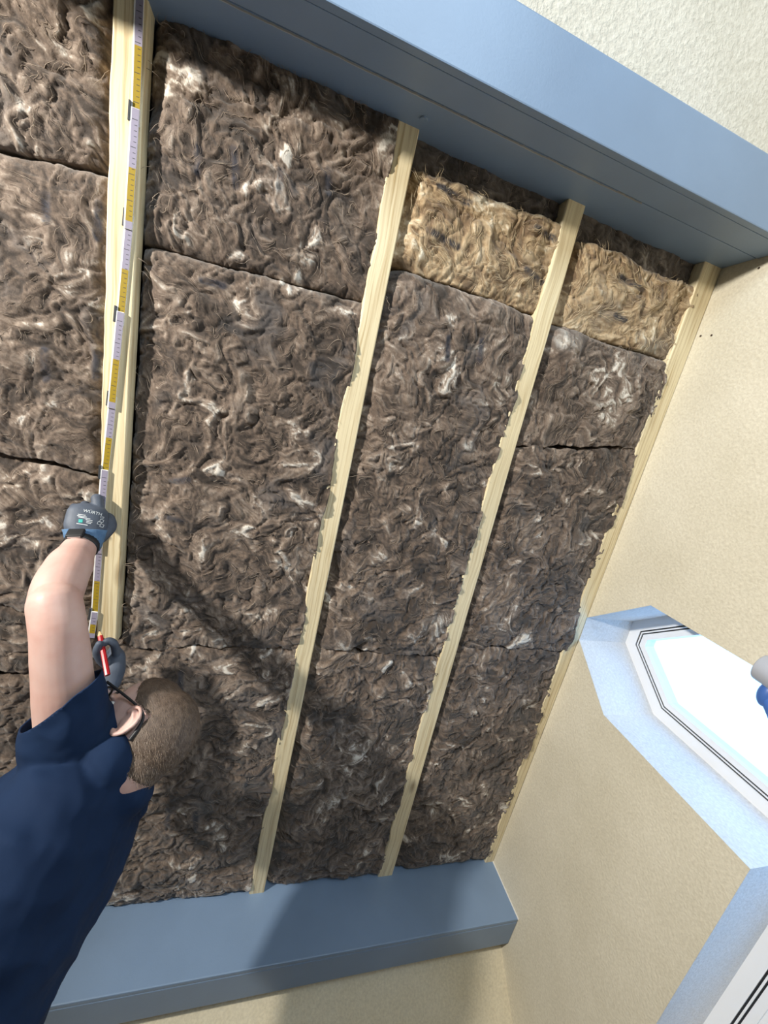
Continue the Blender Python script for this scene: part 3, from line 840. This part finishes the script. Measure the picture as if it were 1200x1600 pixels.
# head frame
F_ = Vector((-0.80, 0.10, 0.58)).normalized()
U_ = (ZV - F_ * ZV.dot(F_)).normalized()
L_ = U_.cross(F_)
HC = P(243, 1143, 0.88)
def HD(f, u, l): return HC + F_ * f + U_ * u + L_ * l
def hell(bm, c, rf, ru, rl): ellip(bm, HD(*c), (F_ * rf, U_ * ru, L_ * rl))
bm = bmesh.new()
hell(bm, (0.0, 0.002, 0), 0.090, 0.090, 0.073)
hell(bm, (0.040, 0.004, 0), 0.082, 0.088, 0.070)
hell(bm, (0.072, -0.052, 0), 0.052, 0.070, 0.058)
hell(bm, (0.092, -0.112, 0), 0.028, 0.024, 0.030)
hell(bm, (0.050, -0.060, 0), 0.055, 0.055, 0.062)
for s_ in (1, -1):
    tube(bm, [HD(0.035, -0.055, 0.058 * s_), HD(0.048, -0.085, 0.054 * s_), HD(0.088, -0.115, 0.022 * s_)], [0.011, 0.012, 0.016], L_, 12)
    hell(bm, (0.110, -0.045, 0.034 * s_), 0.016, 0.016, 0.022)      # cheek
    hell(bm, (0.116, 0.000, 0.030 * s_), 0.010, 0.008, 0.024)       # brow
    # ear
    ec = (0.040, -0.012, 0.071 * s_)
    pts, rr_ = [], []
    for k in range(11):
        a = math.radians(-60 + 255 * k / 10)
        pts.append(HD(ec[0] + 0.004 - 0.018 * math.sin(a + 0.25) * 1.0, ec[1] - 0.031 * -math.cos(a - 1.75) * -1.0, ec[2] + (0.004 + 0.011 * max(0, math.sin(a + .2))) * s_))
        rr_.append(0.0044)
    # rim: from the front root over the top, down the back to the lobe
    rim = [(0.014, 0.014, .004), (0.010, 0.026, .008), (-0.002, 0.031, .012), (-0.015, 0.024, .016), (-0.020, 0.008, .017), (-0.016, -0.010, .014), (-0.008, -0.023, .010), (0.003, -0.030, .007), (0.010, -0.026, .004)]
    tube(bm, [HD(ec[0] + a, ec[1] + b_, ec[2] + c * s_) for a, b_, c in rim], [0.0042] * 7 + [0.0055, 0.005], L_, 10, 4)
    ellip(bm, HD(ec[0] - 0.004, ec[1], ec[2] + 0.003 * s_), ((F_ * 0.017 - L_ * 0.006 * s_), U_ * 0.028, L_ * 0.006))
    tube(bm, [HD(ec[0] + 0.004, ec[1] + 0.018, ec[2] + .009 * s_), HD(ec[0] - 0.009, ec[1] + 0.008, ec[2] + .0125 * s_), HD(ec[0] - 0.007, ec[1] - 0.010, ec[2] + .011 * s_)], [0.003] * 3, L_, 8)
tube(bm, [HD(0.122, 0.005, 0), HD(0.134, -0.025, 0), HD(0.146, -0.042, 0), HD(0.128, -0.050, 0)], [0.008, 0.010, 0.013, 0.010], L_, 12)
hell(bm, (0.118, -0.074, 0), 0.012, 0.006, 0.024); hell(bm, (0.117, -0.084, 0), 0.012, 0.007, 0.021)
# neck and trunk
tube(bm, [HD(-0.020, -0.045, 0), HD(-0.012, -0.095, 0), V3(-0.262, 1.165, -0.01), V3(-0.29, 1.18, -0.08)], [(0.058, 0.058), (0.056, 0.056), (0.062, 0.066), (0.08, 0.09)], L_, 24)
TR = [((-0.285, 1.18, 0.045), 0.06, 0.09), ((-0.300, 1.185, 0.005), 0.095, 0.165), ((-0.325, 1.20, -0.05), 0.125, 0.195), ((-0.345, 1.20, -0.15), 0.125, 0.19),
      ((-0.385, 1.20, -0.30), 0.115, 0.17), ((-0.41, 1.20, -0.45), 0.11, 0.16), ((-0.42, 1.20, -0.60), 0.12, 0.17), ((-0.42, 1.20, -0.70), 0.115, 0.165)]
tube(bm, [V3(*c) for c, a, b_ in TR], [(a, b_) for c, a, b_ in TR], XV, 32)
# left arm, raised
AL = [(P(118, 1225, 0.86), 0.062), (P(112, 1180, 0.825), 0.060), (P(103, 1105, 0.80), 0.0535), (P(97, 1040, 0.785), 0.050), (P(92, 985, 0.778), 0.047), (P(86, 945, 0.785), 0.0465)]
tube(bm, [p for p, r in AL], [r for p, r in AL], XV, 24)
FL = [(P(84, 948, 0.79), 0.045), (P(93, 915, 0.83), 0.0475), (P(108, 885, 0.875), 0.0455), (P(121, 862, 0.915), 0.036), (P(131, 845, 0.95), 0.029), (P(135, 832, 0.965), 0.027)]
tube(bm, [p for p, r in FL], [r for p, r in FL], XV, 24)
ellip(bm, P(66, 948, 0.792), (XV * 0.024, Vector((0, .026, 0)), ZV * 0.026))     # elbow point
# right arm
tube(bm, [V3(-0.27, 1.35, -0.01), V3(-0.36, 1.43, -0.02), V3(-0.44, 1.50, -0.02)], [0.058, 0.052, 0.044], ZV, 20)
WRr = P(173, 1068, 1.018)
tube(bm, [V3(-0.44, 1.50, -0.02), V3(-0.42, 1.43, 0.07), WRr.lerp(V3(-0.42, 1.43, 0.07), 0.25), WRr], [0.044, 0.040, 0.026, 0.019], XV, 20)
body = remeshed(bm, 0.0032, 5)
body_o = me_obj('body', body, M['skin'], person)
body_o['label'] = 'bare arms, neck and head'

# short hair: a cap over the skull plus strands
bw = np.empty(len(body.vertices) * 3); body.vertices.foreach_get('co', bw); bw = bw.reshape(-1, 3)
bn_ = np.empty(len(body.vertices) * 3); body.vertices.foreach_get('normal', bn_); bn_ = bn_.reshape(-1, 3)
rel = bw - np.array(HC)
hf, hu, hl = rel @ np.array(F_), rel @ np.array(U_), rel @ np.array(L_)
line = np.where(hf < 0.012, -0.078 + 0.0 * hf, np.where(hf < 0.062, 0.020, 0.020 + (hf - 0.062) * 0.9))
hairm = (hu > line) & (np.abs(hl) < 0.0785) & (hf < 0.108) & (np.linalg.norm(rel, axis=1) < 0.15) & (hu > -0.078 - 0.25 * (hf + .06))
vmap = -np.ones(len(bw), int); polys = []
for p in body.polygons:
    vs_ = list(p.vertices)
    if all(hairm[v] for v in vs_): polys.append(vs_)
used = sorted({v for q in polys for v in q}); vmap[used] = np.arange(len(used))
cap_co = bw[used] + bn_[used] * (0.0003 + 0.0030 * np.clip((hu - line)[used] / 0.022, 0, 1))[:, None]
cap = mesh_obj('hair', [Vector(c) for c in cap_co], [tuple(int(vmap[v]) for v in q) for q in polys], M['hair'], person, True)
so = cap.modifiers.new('thick', 'SOLIDIFY'); so.thickness = 0.002; so.offset = -1
cap['label'] = 'very short greying blond hair'
rr = np.random.RandomState(4)
pick = rr.choice(used, 5200); vs_, fs_ = [], []
for i in pick:
    p = Vector(bw[i]); nn_ = Vector(bn_[i])
    dr = (-F_ * 0.75 - U_ * 0.55); dr = (dr - nn_ * dr.dot(nn_))
    if dr.length < 0.05: continue
    dr = (dr.normalized() + Vector(rr.uniform(-.3, .3, 3))).normalized()
    sd = dr.cross(nn_).normalized() * 0.00032
    a = p + nn_ * 0.0024; l = rr.uniform(0.006, 0.013)
    b_ = a + dr * l * 0.55 + nn_ * 0.0016; c = a + dr * l + nn_ * 0.0014
    k = len(vs_); vs_ += [a - sd, a + sd, b_ + sd * .8, b_ - sd * .8, c]
    fs_ += [(k, k + 1, k + 2, k + 3), (k + 3, k + 2, k + 4)]
st = mesh_obj('hair_strands', vs_, fs_, M['strand'], cap); st['kind'] = 'stuff'
for s_ in (1, -1):
    bm = bmesh.new(); hell(bm, (0.104, -0.014, 0.031 * s_), 0.0125, 0.0125, 0.0125); bm_obj('eye', bm, M['eye'], person, True)

# T-shirt
bm = bmesh.new()
SH = [((-0.285, 1.18, 0.060), 0.075, 0.105), ((-0.298, 1.185, 0.018), 0.115, 0.180), ((-0.325, 1.20, -0.05), 0.148, 0.212), ((-0.348, 1.20, -0.15), 0.150, 0.212),
      ((-0.390, 1.20, -0.30), 0.142, 0.20), ((-0.418, 1.20, -0.45), 0.138, 0.192), ((-0.43, 1.20, -0.60), 0.145, 0.195), ((-0.43, 1.20, -0.66), 0.145, 0.195)]
tube(bm, [V3(*c) for c, a, b_ in SH], [(a, b_) for c, a, b_ in SH], XV, 40)
tube(bm, [P(125, 1255, 0.90), P(116, 1205, 0.85), P(110, 1150, 0.815), P(100, 1090, 0.79), P(96, 1040, 0.775)], [0.115, 0.100, 0.080, 0.066, 0.062], XV, 28)
tube(bm, [V3(-0.28, 1.33, -0.03), V3(-0.32, 1.39, -0.02), V3(-0.40, 1.465, -0.02)], [0.095, 0.085, 0.068], ZV, 24)
ellip(bm, P(150, 1165, 0.835), (XV * 0.070, Vector((0, .075, 0)), ZV * 0.085))
ellip(bm, P(160, 1205, 0.85), (XV * 0.078, Vector((0, .09, 0)), ZV * 0.085))
ellip(bm, P(174, 1190, 0.80), (XV * 0.046, Vector((0, .05, 0)), ZV * 0.055))
ellip(bm, P(183, 1214, 0.815), (XV * 0.048, Vector((0, .05, 0)), ZV * 0.050))
ellip(bm, P(194, 1240, 0.825), (XV * 0.052, Vector((0, .06, 0)), ZV * 0.050))
shirt = remeshed(bm, 0.006, 16)
bm = bmesh.new(); bm.from_mesh(shirt)
def cut(co, no):                                  # keep what lies behind the plane
    bmesh.ops.bisect_plane(bm, geom=bm.verts[:] + bm.edges[:] + bm.faces[:], plane_co=co, plane_no=no, clear_outer=True, use_snap_center=False)
def cut_local(co, no, cen, rad):
    fs = [f for f in bm.faces if (f.calc_center_median() - cen).length < rad]
    g_ = set(fs)
    for f in fs:
        g_.update(f.edges); g_.update(f.verts)
    bmesh.ops.bisect_plane(bm, geom=list(g_), plane_co=co, plane_no=no)
    dl = [f for f in bm.faces if (f.calc_center_median() - cen).length < rad and (f.calc_center_median() - co).dot(no) > 1e-5]
    bmesh.ops.delete(bm, geom=dl, context='FACES')
nh = ray(40, 1140).cross(ray(155, 1045)).normalized()
if nh.dot(P(90, 900, .8) - P(98, 1093, .79)) < 0: nh = -nh
nh = (nh + ray(98, 1093).normalized() * -0.16).normalized()
cut_local(P(98, 1093, 0.79), nh, P(92, 1050, 0.775), 0.17)
cut(V3(0, 0, -0.63), Vector((0, 0, -1)))
cr = V3(-0.40, 1.465, -0.02); ca = (V3(-0.44, 1.50, -0.02) - V3(-0.36, 1.43, -0.02)).normalized()
cut_local(cr, ca, cr + ca * 0.03, 0.12)
# folds
for v in bm.verts: pass
bm.normal_update()
cc = np.array([v.co for v in bm.verts]); nn = np.array([v.normal for v in bm.verts])
q1 = cc[:, 0] * 6 + cc[:, 2] * 5; q2 = cc[:, 1] * 9 - cc[:, 2] * 4 + cc[:, 0] * 5
fold = 0.006 * fbm(q1 + 3, q2, 401, 3) + 0.0045 * (1 - np.abs(perlin(q1 * 2.2 + 5, q2 * 0.8, 411)) * 2.5)
cc2 = cc + nn * fold[:, None]
for v, c in zip(bm.verts, cc2): v.co = c
me = bpy.data.meshes.new('t_shirt'); bm.to_mesh(me); bm.free()
shirt_o = me_obj('t_shirt', me, M['shirt'], person)
so = shirt_o.modifiers.new('cloth', 'SOLIDIFY'); so.thickness = 0.003; so.offset = -1
shirt_o['label'] = 'loose navy blue cotton T-shirt'

# trousers and shoes below the frame
for nm, s_ in (('l', -1), ('r', 1)):
    bm = bmesh.new()
    tube(bm, [V3(-0.43, 1.20 + s_ * 0.08, -0.58), V3(-0.42, 1.20 + s_ * 0.10, -0.80), V3(-0.41, 1.20 + s_ * 0.11, -1.05), V3(-0.40, 1.20 + s_ * 0.115, -1.40)], [(0.115, 0.105), (0.095, 0.09), (0.075, 0.075), (0.065, 0.065)], XV, 24)
    bm_obj('trouser_leg', bm, M['trouser'], person, True)
    bm = bmesh.new()
    ellip(bm, V3(-0.46, 1.20 + s_ * 0.12, -CAMH + 0.05), (XV * 0.15, Vector((0, .05, 0)), ZV * 0.05))
    ellip(bm, V3(-0.40, 1.20 + s_ * 0.118, -CAMH + 0.085), (XV * 0.065, Vector((0, .055, 0)), ZV * 0.065))
    sh_ = remeshed(bm, 0.008, 3); me_obj('shoe', sh_, M['shoe'], person)

# ---- left glove: index finger stretched along the rule, the others closed over it
def hand_axes(wr, kn):
    h = (kn - wr).normalized(); bk = (O - kn).normalized(); bk = (bk - h * bk.dot(h)).normalized()
    lat = h.cross(bk).normalized()
    if (lat.dot(XV)) < 0: lat = -lat
    return h, bk, lat
Wl, Kl = P(131, 848, 0.945), P(140, 800, 0.965)
h, bk, lat = hand_axes(Wl, Kl)
def G(a, b_, c): return Wl + h * a + lat * b_ + bk * c
KL = (Kl - Wl).length
bm = bmesh.new()
tube(bm, [G(-0.012, 0, 0), G(0.012, 0, 0.0), G(KL * .55, -0.002, 0.002), G(KL * 0.95, -0.002, 0.0), G(KL * 1.08, -0.002, -0.006)], [(0.032, 0.030), (0.035, 0.030), (0.044, 0.026), (0.043, 0.022), (0.038, 0.017)], lat, 24)
KN = KL * 1.0
def finger(base, dirs, r0, r1):
    pts = [base]; 
    for d, l in dirs: pts.append(pts[-1] + d.normalized() * l)
    n_ = len(pts)
    tube(bm, pts, [r0 + (r1 - r0) * i / (n_ - 1) for i in range(n_)], lat, 14, 4)
finger(G(KN, -0.032, -0.004), [(h * .5 - bk * .8, 0.026), (-bk * 0.9 - h * .5, 0.022), (-h + bk * .2, 0.018)], 0.0105, 0.009)
finger(G(KN + .004, -0.012, -0.002), [(h * .6 - bk * .8, 0.032), (-bk * 0.9 - h * .45, 0.024), (-h + bk * .2, 0.020)], 0.0115, 0.0095)
finger(G(KN + .005, 0.009, -0.002), [(h * .65 - bk * .8, 0.034), (-bk * 0.9 - h * .4, 0.026), (-h + bk * .2, 0.020)], 0.012, 0.010)
tip = P(152, 778, 0.985)
finger(G(KN - .002, 0.020, -0.006), [(tip - G(KN, 0.020, -0.006), (tip - G(KN, .020, -.006)).length * .55), (tip - G(KN, 0.02, -0.004) - bk * .012, (tip - G(KN, .02, -.006)).length * .5)], 0.0135, 0.0135)
finger(G(0.018, 0.030, -0.004), [(h * .75 + lat * .45 - bk * .2, 0.034), (h * .9 - bk * .45 - lat * .1, 0.026), (h * .6 - bk * .8 - lat * .3, 0.016)], 0.0165, 0.0115)
glv = remeshed(bm, 0.0022, 4)
glove_l = me_obj('glove', glv, M['glove'], person); glove_l['label'] = 'grey-blue work glove with white print, pressing the rule'
bvh = BVHTree.FromObject(glove_l, bpy.context.evaluated_depsgraph_get())
bm = bmesh.new()
tube(bm, [G(-0.014, -0.001, 0), G(0.000, 0, 0), G(0.018, 0, 0.001), G(0.031, -0.001, 0.002)], [(0.0345, 0.0320), (0.0370, 0.0330), (0.0415, 0.0320), (0.0445, 0.0295)], lat, 64, 4, round_ends=False)
for i, v in enumerate(bm.verts):
    if (i % 64) % 2:
        c_ = Wl + h * (v.co - Wl).dot(h); v.co = c_ + (v.co - c_) * 1.028
bm_obj('cuff', bm, M['knit'], glove_l, True)
def on_glove(me_src, org, size, rot, mat, name):
    vs_ = []
    ca_, sa_ = math.cos(rot), math.sin(rot)
    for v in me_src.vertices:
        x, y = v.co.x * size, v.co.y * size
        p = G(org[0] + (x * sa_ + y * ca_), org[1] + (x * ca_ - y * sa_), 0.09)
        hit = bvh.ray_cast(p, -bk)
        vs_.append((hit[0] + bk * 0.0007) if hit[0] else G(org[0], org[1], 0.03))
    mesh_obj(name, vs_, [tuple(p.vertices) for p in me_src.polygons], mat, glove_l)
def text_mesh(body_):
    cu = bpy.data.curves.new('txt', 'FONT'); cu.body = body_; cu.align_x = 'CENTER'
    o = bpy.data.objects.new('txt', cu); COL.objects.link(o)
    dg = bpy.context.evaluated_depsgraph_get(); dg.update()
    me_ = bpy.data.meshes.new_from_object(o.evaluated_get(dg)); bpy.data.objects.remove(o)
    return me_
on_glove(text_mesh('W\u00dcRTH'), (0.070, 0.006, 0), 0.0105, -0.12, M['print'], 'printed_lettering')
on_glove(text_mesh('CE'), (0.062, 0.026, 0), 0.0075, -0.3, M['print'], 'printed_lettering')
def rect_mesh(w_, h_, hollow=0):
    me_ = bpy.data.meshes.new('r')
    if hollow:
        a, b_ = w_ / 2, h_ / 2; c, d = a - hollow, b_ - hollow
        me_.from_pydata([(-a, -b_, 0), (a, -b_, 0), (a, b_, 0), (-a, b_, 0), (-c, -d, 0), (c, -d, 0), (c, d, 0), (-c, d, 0)], [], [(0, 1, 5, 4), (1, 2, 6, 5), (2, 3, 7, 6), (3, 0, 4, 7)])
    else:
        me_.from_pydata([(-w_ / 2, -h_ / 2, 0), (0, -h_ / 2, 0), (w_ / 2, -h_ / 2, 0), (w_ / 2, h_ / 2, 0), (0, h_ / 2, 0), (-w_ / 2, h_ / 2, 0)], [], [(0, 1, 4, 5), (1, 2, 3, 4)])
    return me_
for (y, x, w_) in ((0.064, -0.014, 0.015), (0.060, -0.013, 0.019), (0.0565, -0.008, 0.024), (0.052, 0.002, 0.014), (0.048, 0.003, 0.012), (0.0445, 0.002, 0.010), (0.040, -0.010, 0.022)):
    on_glove(rect_mesh(w_, 0.0014), (y, x, 0), 1, -0.1, M['print'], 'printed_line')
for (y, x) in ((0.055, 0.027), (0.048, 0.023), (0.043, 0.029)):
    on_glove(rect_mesh(0.008, 0.008, 0.001), (y, x, 0), 1, -0.2, M['print'], 'printed_symbol')
on_glove(rect_mesh(0.008, 0.008), (0.048, -0.014, 0), 1, 0.1, M['teal'], 'printed_emblem')

# wrist watch under the cuff
watch = empty('wrist_watch', P(126, 853, 0.94))
tag(watch, 'black wrist watch with a thin silver case edge, below the glove cuff', 'watch')
wa = (P(136, 832, .965) - P(119, 866, .912)).normalized()
wc = P(127, 852, 0.936)
def wring(bm, c, ax, hint, ro, ri, wd, seg=48):
    a = (hint - ax * hint.dot(ax)).normalized(); b_ = ax.cross(a)
    rings = []
    for off, r in ((-wd, ri), (-wd, ro), (wd, ro), (wd, ri)):
        rings.append([bm.verts.new(c + ax * off + a * (r[0] * math.cos(2 * math.pi * q / seg)) + b_ * (r[1] * math.sin(2 * math.pi * q / seg))) for q in range(seg)])
    for k in range(4):
        r0, r1 = rings[k], rings[(k + 1) % 4]
        for q in range(seg): bm.faces.new((r0[q], r0[(q + 1) % seg], r1[(q + 1) % seg], r1[q]))
bm = bmesh.new(); wring(bm, wc, wa, XV, (0.0375, 0.0365), (0.0335, 0.0325), 0.0095)
bm_obj('strap', bm, M['black'], watch, True)
cd_ = (O - wc).normalized(); cd_ = (cd_ - wa * cd_.dot(wa)).normalized(); cs_ = wa.cross(cd_).normalized()
if cs_.dot(XV) > 0: cs_ = -cs_
cn = (cd_ * 0.86 + cs_ * 0.5).normalized(); ct = wa.cross(cn).normalized()
def obox(bm, c, ax):
    hexa(bm, [c + ax[0] * i + ax[1] * j + ax[2] * k for k in (-1, 1) for i, j in ((-1, -1), (1, -1), (1, 1), (-1, 1))])
bm = bmesh.new(); obox(bm, wc + cn * 0.041, (ct * 0.017, wa * 0.0125, cn * 0.0045)); bevel(bm, 0.003, 3)
bm_obj('watch_case', bm, M['black'], watch, True)
bm = bmesh.new(); obox(bm, wc + cn * 0.0405 - wa * 0.0122, (ct * 0.0135, wa * 0.0012, cn * 0.0022)); bevel(bm, 0.0008, 1)
bm_obj('case_edge', bm, M['steel'], watch)

# ---- pencil and right glove
pt, pe = P(155, 985, 1.02), P(168, 1055, 0.955)
pd = (pe - pt).normalized()
pen = empty('carpenter_pencil', pt)
tag(pen, 'short red pencil held against the end of the pale board', 'pencil')
def frust(bm, a, b_, ra, rb, seg, hint):
    t = (b_ - a).normalized(); u_ = (hint - t * t.dot(hint)).normalized(); v_ = t.cross(u_)
    r0 = [bm.verts.new(a + u_ * ra[0] * math.cos(2 * math.pi * q / seg) + v_ * ra[1] * math.sin(2 * math.pi * q / seg)) for q in range(seg)]
    r1 = [bm.verts.new(b_ + u_ * rb[0] * math.cos(2 * math.pi * q / seg) + v_ * rb[1] * math.sin(2 * math.pi * q / seg)) for q in range(seg)]
    for q in range(seg): bm.faces.new((r0[q], r0[(q + 1) % seg], r1[(q + 1) % seg], r1[q]))
    bm.faces.new(r0[::-1]); bm.faces.new(r1)
bm = bmesh.new(); frust(bm, pt + pd * 0.018, pe, (0.0062, 0.0048), (0.0062, 0.0048), 8, XV); bm_obj('shaft', bm, M['red'], pen)
bm = bmesh.new(); frust(bm, pt + pd * 0.004, pt + pd * 0.018, (0.002, 0.002), (0.0060, 0.0046), 8, XV); bm_obj('sharpened_wood', bm, M['pencil_wood'], pen)
bm = bmesh.new(); frust(bm, pt, pt + pd * 0.0042, (0.0006, 0.0006), (0.002, 0.002), 6, XV); bm_obj('lead', bm, M['graphite'], pen)
bm = bmesh.new()
lat = XV
tube(bm, [P(174, 1068, 1.020), P(179, 1048, 1.03), P(182, 1028, 1.04), P(179, 1014, 1.045)], [(0.022, 0.021), (0.025, 0.023), (0.021, 0.022), (0.013, 0.015)], XV, 20)
tube(bm, [P(182, 1022, 1.03), P(178, 1006, 1.015), P(169, 1001, 1.005), P(163, 1006, 1.0)], [0.0105, 0.0100, 0.009, 0.008], NV, 14)     # index
tube(bm, [P(174, 1044, 1.03), P(158, 1032, 1.005), P(152, 1018, 0.99), P(155, 1006, 0.985)], [0.0115, 0.0105, 0.0105, 0.0085], NV, 14)  # thumb
for k, (dx, dy) in enumerate(((5, 10), (6, 19), (5, 27))):
    tube(bm, [P(180 + dx * .4, 1014 + dy, 1.03), P(182 + dx * .3, 1008 + dy, 1.05), P(173, 1008 + dy, 1.065), P(167, 1014 + dy, 1.045)], [0.010, 0.0095, 0.009, 0.008], NV, 14)
g2 = remeshed(bm, 0.0022, 4)
glove_r = me_obj('glove', g2, M['glove'], person); glove_r['label'] = 'grey-blue work glove gripping the red pencil'

# ---- eyeglasses
gla = empty('eyeglasses', HD(0.12, 0, 0))
tag(gla, 'black framed eyeglasses with the temple over the ear', 'eyeglasses')
for s_ in (1, -1):
    bm = bmesh.new()
    tube(bm, [HD(0.142, 0.014, 0.066 * s_), HD(0.10, 0.017, 0.074 * s_), HD(0.055, 0.019, 0.0785 * s_), HD(0.026, 0.016, 0.0785 * s_), HD(0.016, 0.006, 0.0775 * s_), HD(0.010, -0.012, 0.076 * s_), HD(0.008, -0.030, 0.0745 * s_)],
         [(0.0018, 0.003), (0.0018, 0.0028), (0.0018, 0.0026), (0.0018, 0.0026), (0.002, 0.003), (0.003, 0.0042), (0.003, 0.0040)], L_, 10, 4)
    bm_obj('temple_arm', bm, M['black'], gla, True)
    bm = bmesh.new()
    c_ = HD(0.140, -0.012, 0.033 * s_)
    wring(bm, c_, F_, L_, (0.029, 0.022), (0.026, 0.019), 0.002, 28); bm_obj('lens_rim', bm, M['black'], gla, True)
    bm = bmesh.new(); ellip(bm, c_, (F_ * 0.001, U_ * 0.0195, L_ * 0.0265), 16); bm_obj('lens', bm, M['lens'], gla, True)
bm = bmesh.new(); tube(bm, [HD(0.141, -0.006, 0.006), HD(0.146, -0.003, 0), HD(0.141, -0.006, -0.006)], [0.0016] * 3, U_, 8); bm_obj('bridge', bm, M['black'], gla, True)

# ------------------------------------------------------------------ fitting at the window edge
r = ray(1207, 1052); fc = r * ((XG - 0.02) / r.x) + O
fit = empty('window_fitting', fc)
tag(fit, 'rounded grey fitting jutting out at the edge of the bright window', 'fitting')
bm = bmesh.new()
bmesh.ops.create_cone(bm, cap_ends=True, segments=32, radius1=0.040, radius2=0.036, depth=0.05, matrix=Matrix.Translation(fc) @ NV.to_track_quat('Z', 'Y').to_matrix().to_4x4())
bevel(bm, 0.006, 2)
bm_obj('cap', bm, M['grey_fit'], fit, True)
bm = bmesh.new()
r = ray(1200, 1085); f2 = r * ((XG + 0.0) / r.x) + O
ellip(bm, f2, (XV * 0.022, BV * 0.036, NV * 0.020), 20)
r = ray(1212, 1125); f3 = r * ((XG + 0.0) / r.x) + O
tube(bm, [f2, f3], [0.02, 0.014], XV, 16)
bm_obj('lever', bm, new_mat('blue_daylit_plastic', (0.06, 0.16, 0.50), 0.4), fit, True)  # blue of the daylight at the glass, put into the lever's base colour
